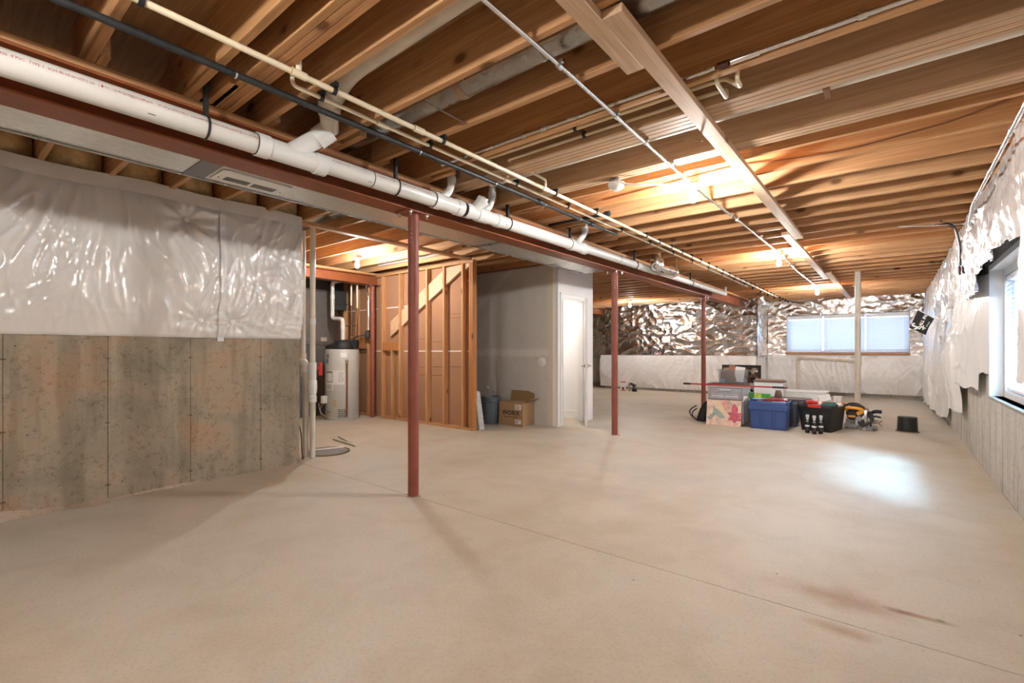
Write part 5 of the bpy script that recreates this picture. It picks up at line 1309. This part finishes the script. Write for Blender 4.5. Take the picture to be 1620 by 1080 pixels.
# grey tote and plum lid behind
gt = thing('storage_tote', 'dark slate grey tote half hidden behind the blue tote', 'tote', (-1.445, 8.80, 0), R(3), 'plastic storage totes')
tub(gt, .56, .42, .40, 'grey_tote', .90, .035)
for x in (-.14, .14): MB().box(x - .07, x + .07, -.212, -.19, .06, .29).build('rib_panel', 'grey_tote', gt, local=True, bevel=.008)
for yy in (-.10, .08): MB().box(.262, .276, yy - .05, yy + .05, .05, .29).build('rib_panel', 'grey_tote', gt, local=True, bevel=.006)
ld = thing('tote_lid', 'dark plum plastic lid lying on the slate grey tote', 'lid', (-1.30, 8.80, .401), R(6))
MB().loops([rring(.58, .40, .03, .001), rring(.60, .42, .03, .004), rring(.60, .42, .03, .03), rring(.57, .39, .03, .036), rring(.55, .37, .03, .028)]).build('lid_plate', 'plum_lid', ld, local=True)
MB().box(.20, .305, -.06, .06, .02, .040).build('latch', 'plum_lid', ld, local=True, bevel=.006)
jg = thing('looped_pouch', 'brown pouch with a loop handle standing on the plum lid', 'pouch', (-1.46, 8.76, .438))
MB().lathe([(0, 0), (.05, 0), (.055, .03), (.045, .09), (.03, .12), (0, .125)], (-1.46, 8.76, .438), 14, cap=False).build('pouch_body', 'brown_board', jg)
MB().tube([(-1.475 + .035 * math.cos(a), 8.76, .575 + .045 * math.sin(a)) for a in np.linspace(-.9, 4.0, 14)], .006, 6).build('loop', 'seam_white', jg)
# black tote
kt = thing('storage_tote', 'black plastic tote with red handle and heaped contents', 'tote', (-.85, 8.63, 0), R(-12), 'plastic storage totes')
tub(kt, .46, .60, .40, 'black_tote', .86, .03)
for sy in (-1, 1):
    MB().box(-.085, .085, sy * .303 - .025, sy * .303 + .025, .355, .398).build('handle', 'red_plastic', kt, local=True, bevel=.006)
for x in (-.12, .12): MB().box(x - .05, x + .05, -.292, -.26, .05, .30).build('rib_panel', 'black_tote', kt, local=True, bevel=.008)
cl = heap(kt, .41, .54, .35, .05, 'cloth_white', 9, 'contents'); cl['kind'] = 'stuff'
onpile(MB().obox((-.82, 8.62, .48), (.14, .03, .045), (-.03, .13, -.01), (-.025, 0, .085)), 'small_carton', 'paper', 'small white printed carton on top of the black tote', 'box', .003)
onpile(MB().obox((-.815, 8.555, .4855), (.05, .013, .012), (-.0008, .003, 0), (-.006, 0, .03)), 'carton_stamp', 'steel_blue', 'blue printed patch on the small white carton', 'print') if False else None
m = MB().sphere((-.74, 8.48, .395), .10, 14, 8, (1.2, .9, .42)); onpile(m, 'green_cloth', 'cloth_green', 'dark green cloth bulging from the black tote', 'cloth')
m = MB().tube([(-1.03, 8.47, .42), (-.95, 8.45, .425), (-.87, 8.44, .415)], [.025, .032, .02], 10).tube([(-.95, 8.52, .425), (-.84, 8.47, .415)], [.02, .024], 10); onpile(m, 'red_cloth', 'red_plastic', 'crumpled red cloth at the left in the black tote', 'cloth')
m = MB().sphere((-.87, 8.46, .41), .04, 10, 6, (1.2, 1, .8)); onpile(m, 'white_cloth', 'cloth_white', 'white cloth lump beside the dark green cloth', 'cloth')
m = MB().sphere((-.64, 8.50, .40), .045, 10, 6, (1.2, 1, .7)).sphere((-.60, 8.56, .405), .03, 8, 5); onpile(m, 'white_cloth', 'cloth_white', 'white cloth lump at the right rim of the black tote', 'cloth')
m = MB().sphere((-.585, 8.56, .42), .028, 8, 5); onpile(m, 'orange_ball', 'orange_bit', 'small orange lump at the right rim of the black tote', 'cloth')
m = MB().beam((-.98, 8.55, .405), (-.80, 8.72, .455), .03, .012); onpile(m, 'wood_stick', 'brown_board', 'brown wooden stick poking from the black tote', 'stick')
# three dark bottles
def bottle(x, y, label, s=1.0):
    t = thing('spray_bottle', label, 'bottle', (x, y, 0), 0, 'dark bottles before the black tote')
    P = [(0, .001), (.026, .001), (.030, .008), (.030, .125), (.024, .15), (.013, .172), (.012, .19)]
    MB().lathe([(r * s, z) for r, z in P], (x, y, 0), 16).build('bottle_body', 'bottle_black', t)
    MB().lathe([(.013, .190), (.014, .205), (.021, .235), (.023, .262), (.020, .266), (0, .266)], (x, y, 0), 14).build('cap', 'cap_grey', t)
    MB().lathe([(.0305, .095), (.0310, .096), (.0310, .118), (.0305, .119)], (x, y, 0), 16, cap=False).build('label_band', 'label_white', t)
    MB().lathe([(.0305, .04), (.0310, .041), (.0310, .085), (.0305, .086)], (x, y, 0), 16, cap=False).build('label_body', 'dark_grip', t)
    MB().lathe([(.0135, .16), (.0165, .162), (.0165, .175), (.0125, .177)], (x, y, 0), 12, cap=False).build('collar', 'cap_grey', t)
bottle(-.978, 8.13, 'dark bottle with grey cap, left of the three before the black tote')
bottle(-.888, 8.07, 'dark bottle with grey cap, foremost and middle of the three')
bottle(-.815, 8.15, 'dark bottle with grey cap, right of the three before the black tote')
# white bench and roll
bh_ = thing('storage_bench', 'white beadboard storage bench behind the totes', 'bench', (-1.25, 10.15, 0))
MB().box(-1.55, -.93, 10.0, 10.34, .03, .44).build('body', 'white_paint', bh_, bevel=.004)
MB().box(-1.57, -.91, 9.98, 10.36, .442, .475).build('lid', 'white_paint', bh_, bevel=.006)
MB().box(-1.55, -1.51, 9.992, 9.999, .03, .44).box(-.97, -.93, 9.992, 9.999, .03, .44).box(-1.51, -.97, 9.992, 9.999, .40, .44).box(-1.51, -.97, 9.992, 9.999, .03, .08).build('face_frame', 'white_paint', bh_, bevel=.002)
for k in range(18): MB().box(-1.508 + k * .03, -1.508 + k * .03 + .026, 9.994, 9.9995, .082, .398).build('bead_board', 'white_paint', bh_, bevel=.0015)
for sx in (-1.53, -.95):
    for sy in (10.02, 10.32): MB().box(sx - .02, sx + .02, sy - .02, sy + .02, .001, .03).build('foot', 'white_paint', bh_)
rl_ = thing('paper_roll', 'white cylinder standing behind the black tote', 'roll', (-.70, 9.30, 0))
MB().lathe([(0, .001), (.055, .001), (.055, .465), (.048, .468), (.046, .44), (0, .44)], (-.70, 9.30, 0), 20, cap=False).build('tube', 'paper', rl_)
m = MB()
for k in range(4): m.add([(-.70 + .0556 * math.cos(R(q)), 9.30 + .0556 * math.sin(R(q)), z) for q in (258 , 268) for z in (.30 + k * .04, .325 + k * .04)], [(0, 1, 3, 2)])
m.build('faint_print', 'tan_board', rl_)
# mitre saw
sw = thing('mitre_saw', 'yellow and black mitre saw on the floor right of the black tote', 'saw', (-.36, 9.05, 0), R(-6))
m = MB(); 
m.prism([(-.22, .012), (-.19, .012), (-.18, .035), (.0, .035), (.01, .012), (.04, .012), (.05, .085), (-.22, .085)], 1, -.10, .10)
m.build('base_casting', 'saw_grey', sw, local=True, bevel=.006)
MB().lathe([(0, .012), (.13, .012), (.13, .055), (.12, .065), (0, .066)], (.05, -.02, 0), 24, cap=False).build('turntable', 'saw_grey', sw, local=True)
MB().box(.03, .07, -.26, -.10, .014, .05).build('table_arm', 'saw_steel', sw, local=True, bevel=.005)
MB().box(-.23, .19, .05, .075, .086, .15).build('fence', 'saw_steel', sw, local=True, bevel=.004)
for sx in (-.2, .03, .15): MB().ring((sx, -.07, .007), (0, 0, 1), .014, .012, 10).build('foot', 'black_plastic', sw, local=True)
MB().tube([(.045, -.10, .22), (.075, -.10, .22)], .125, 32).build('blade', 'saw_steel', sw, local=True)
m = MB(); 
for k in range(13):
    pass
pts = [(-.10 + .145 * math.cos(a), .235 + .145 * math.sin(a)) for a in np.linspace(R(-10), R(190), 16)]
m.prism([(q[1 - 1] + .04, q[1]) for q in [(p[0], p[1]) for p in pts]], 1, -.085, -.045)
m.build('blade_guard', 'saw_dark', sw, local=True, bevel=.005)
m = MB(); m.prism([(.02 + .13 * math.cos(a), .20 + .13 * math.sin(a)) for a in np.linspace(R(150), R(395), 18)], 1, -.13, -.10); m.build('lower_guard', 'saw_dark', sw, local=True, bevel=.004)
MB().tube([(-.12, -.14, .20), (-.12, .02, .22)], [.062, .07], 18).build('motor_housing', 'saw_dark', sw, local=True)
l_ = MB().box(-.165, -.075, -.1435, -.1405, .185, .215).build('maker_plate', 'saw_yellow', sw, local=True)
hh = MB().tube(bend([(-.20, -.12, .29), (-.19, -.13, .325), (-.06, -.13, .325), (.0, -.12, .31), (.03, -.11, .27), (-.01, -.10, .24)], .04, 4), [.030] * 1 + [.026] * 0 + [.026] * (len(bend([(-.20, -.12, .29), (-.19, -.13, .325), (-.06, -.13, .325), (.0, -.12, .31), (.03, -.11, .27), (-.01, -.10, .24)], .04, 4)) - 2) + [.02], 12)
hh.build('carry_handle', 'saw_yellow', sw, local=True)
MB().obox((-.02, -.125, .262), (.07, 0, .05), (0, .03, 0), (-.03, 0, .05)).build('yellow_arm', 'saw_yellow', sw, local=True, bevel=.008)
MB().tube(bend([(-.24, -.02, .30), (-.18, .0, .385), (-.05, .0, .38), (.03, -.02, .31)], .06, 5), .018, 10).tube(bend([(-.22, .04, .28), (-.14, .05, .365), (.0, .04, .34), (.08, .0, .26)], .06, 5), .016, 10).build('hose', 'matte_black', sw, local=True)
MB().tube(bend([(.06, -.06, .20), (.10, -.06, .26), (.16, -.06, .295), (.235, -.06, .29)], .04, 4), [.022] * 6 + [.026] * 6 + [.012] * (len(bend([(.06, -.06, .20), (.10, -.06, .26), (.16, -.06, .295), (.235, -.06, .29)], .04, 4)) - 12), 10).tube(bend([(.10, -.06, .20), (.16, -.06, .22), (.225, -.06, .205)], .03), .014, 8).build('trigger_handle', 'matte_black', sw, local=True)
MB().ring((.02, -.135, .09), (0, 1, 0), .045, .025, 18).build('bevel_knob', 'saw_dark', sw, local=True)
MB().ring((-.03, -.135, .17), (0, 1, 0), .04, .02, 18).ring((.07, -.12, .165), (0, 1, 0), .035, .03, 18).build('guard_disc', 'saw_grey', sw, local=True)
MB().obox((.035, -.135, .19), (.02, 0, .05), (0, .012, 0), (-.05, 0, .02)).build('shiny_link', 'cap_grey', sw, local=True, bevel=.003)
MB().obox((-.06, -.125, .12), (.03, 0, -.01), (0, .012, 0), (.0, 0, .08)).build('shiny_link', 'cap_grey', sw, local=True, bevel=.003)
m = MB(); 
m.tube([(.13, -.08, .125), (.20, -.08, .12)], .006, 8)
for a in (R(40), R(-40)): m.beam((.20, -.08, .12), (.20 + .06 * math.cos(a), -.08, .12 + .07 * math.sin(a)), .012, .008, (0, 1, 0))
m.build('clamp_key', 'copper_dull', sw, local=True)
m = MB().tube([(.11, -.11, .02), (.11, -.11, .12)], .012, 8).obox((.12, -.11, .03), (.07, 0, .0), (0, .02, 0), (0, 0, .02)); m.build('hold_down', 'saw_dark', sw, local=True)
# black pot upside down
po = thing('planter_pot', 'black pot upside down alone on the floor by the right wall', 'pot', (.165, 9.13, 0))
MB().lathe([(0, .225), (.108, .225), (.114, .218), (.122, .022), (.134, .020), (.136, .003), (.128, .002), (.118, .02), (.106, .21), (0, .215)], (.165, 9.15, 0), 40, cap=False).build('body', 'black_tote', po)
m = MB().lathe([(.130, .0012), (.140, .0012), (.140, .012), (.137, .016)], (.165, 9.15, 0), 40, cap=False); m.build('dusty_rim', 'tan_board', po)
# black bag
bg_ = thing('backpack', 'black bag slumped against the left side of the drawer cart', 'bag', (-2.59, 8.42, 0))
MB().loops([[(x_ * s_ - 2.565 + .02 * k, y_ * s_ + 8.42, .002 + .34 * k / 5) for x_, y_, _ in rring(.16, .20, .06, 0, 3)] for k, s_ in enumerate((.95, 1.05, 1.05, 1.0, .85, .4))]).build('bag_body', 'matte_black', bg_)
m = MB()
for r_, zz in ((.12, .13), (.10, .10)):
    m.tube([(-2.63 - .10 * math.sin(a) ** 2 * (1.2 if r_ > .11 else .8) + .0, 8.36 - .03 * (r_ * 10 - 1), .012 + zz + r_ * -math.cos(a)) for a in np.linspace(.25, math.pi * .95, 14)], .010, 8)
m.build('strap', 'matte_black', bg_)
# odds and ends along the back wall
o = thing('small_carton', 'small red and white carton at the foot of the back wall', 'box', (-6.36, 13.30, 0), R(20))
MB().box(-.075, .075, -.04, .04, .002, .27).build('body', 'label_white', o, local=True, bevel=.002); MB().box(-.0765, .0765, -.0415, .0415, .245, .272).box(-.0765, .0765, -.0415, .0415, .001, .02).build('red_end', 'red_plastic', o, local=True); MB().box(-.03, .03, -.042, -.0405, .03, .11).build('printed_patch', 'maroon', o, local=True)
o = thing('spray_can', 'slim dark spray can standing by the red and white carton', 'can', (-6.12, 13.25, 0))
MB().lathe([(0, .001), (.03, .001), (.03, .18), (.02, .20), (0, .20)], (-6.14, 13.25, 0), 14).build('can_body', 'nickel', o); MB().lathe([(.016, .20), (.016, .235), (0, .237)], (-6.14, 13.25, 0), 10).build('cap', 'black_plastic', o)
o = thing('power_drill', 'small black cordless drill standing on the floor by the back foil wall', 'drill', (-5.96, 13.2, 0))
MB().box(-6.0, -5.88, 13.12, 13.22, .002, .09).build('battery', 'matte_black', o, bevel=.008); MB().beam((-5.95, 13.17, .08), (-5.98, 13.17, .18), .045, .05, (0, 1, 0)).build('grip', 'saw_dark', o, bevel=.008); MB().tube([(-6.06, 13.17, .23), (-5.90, 13.17, .17)], [.04, .036], 12).build('body', 'saw_dark', o); MB().tube([(-6.06, 13.17, .23), (-6.10, 13.17, .245)], [.024, .014], 10).build('chuck', 'nickel', o)
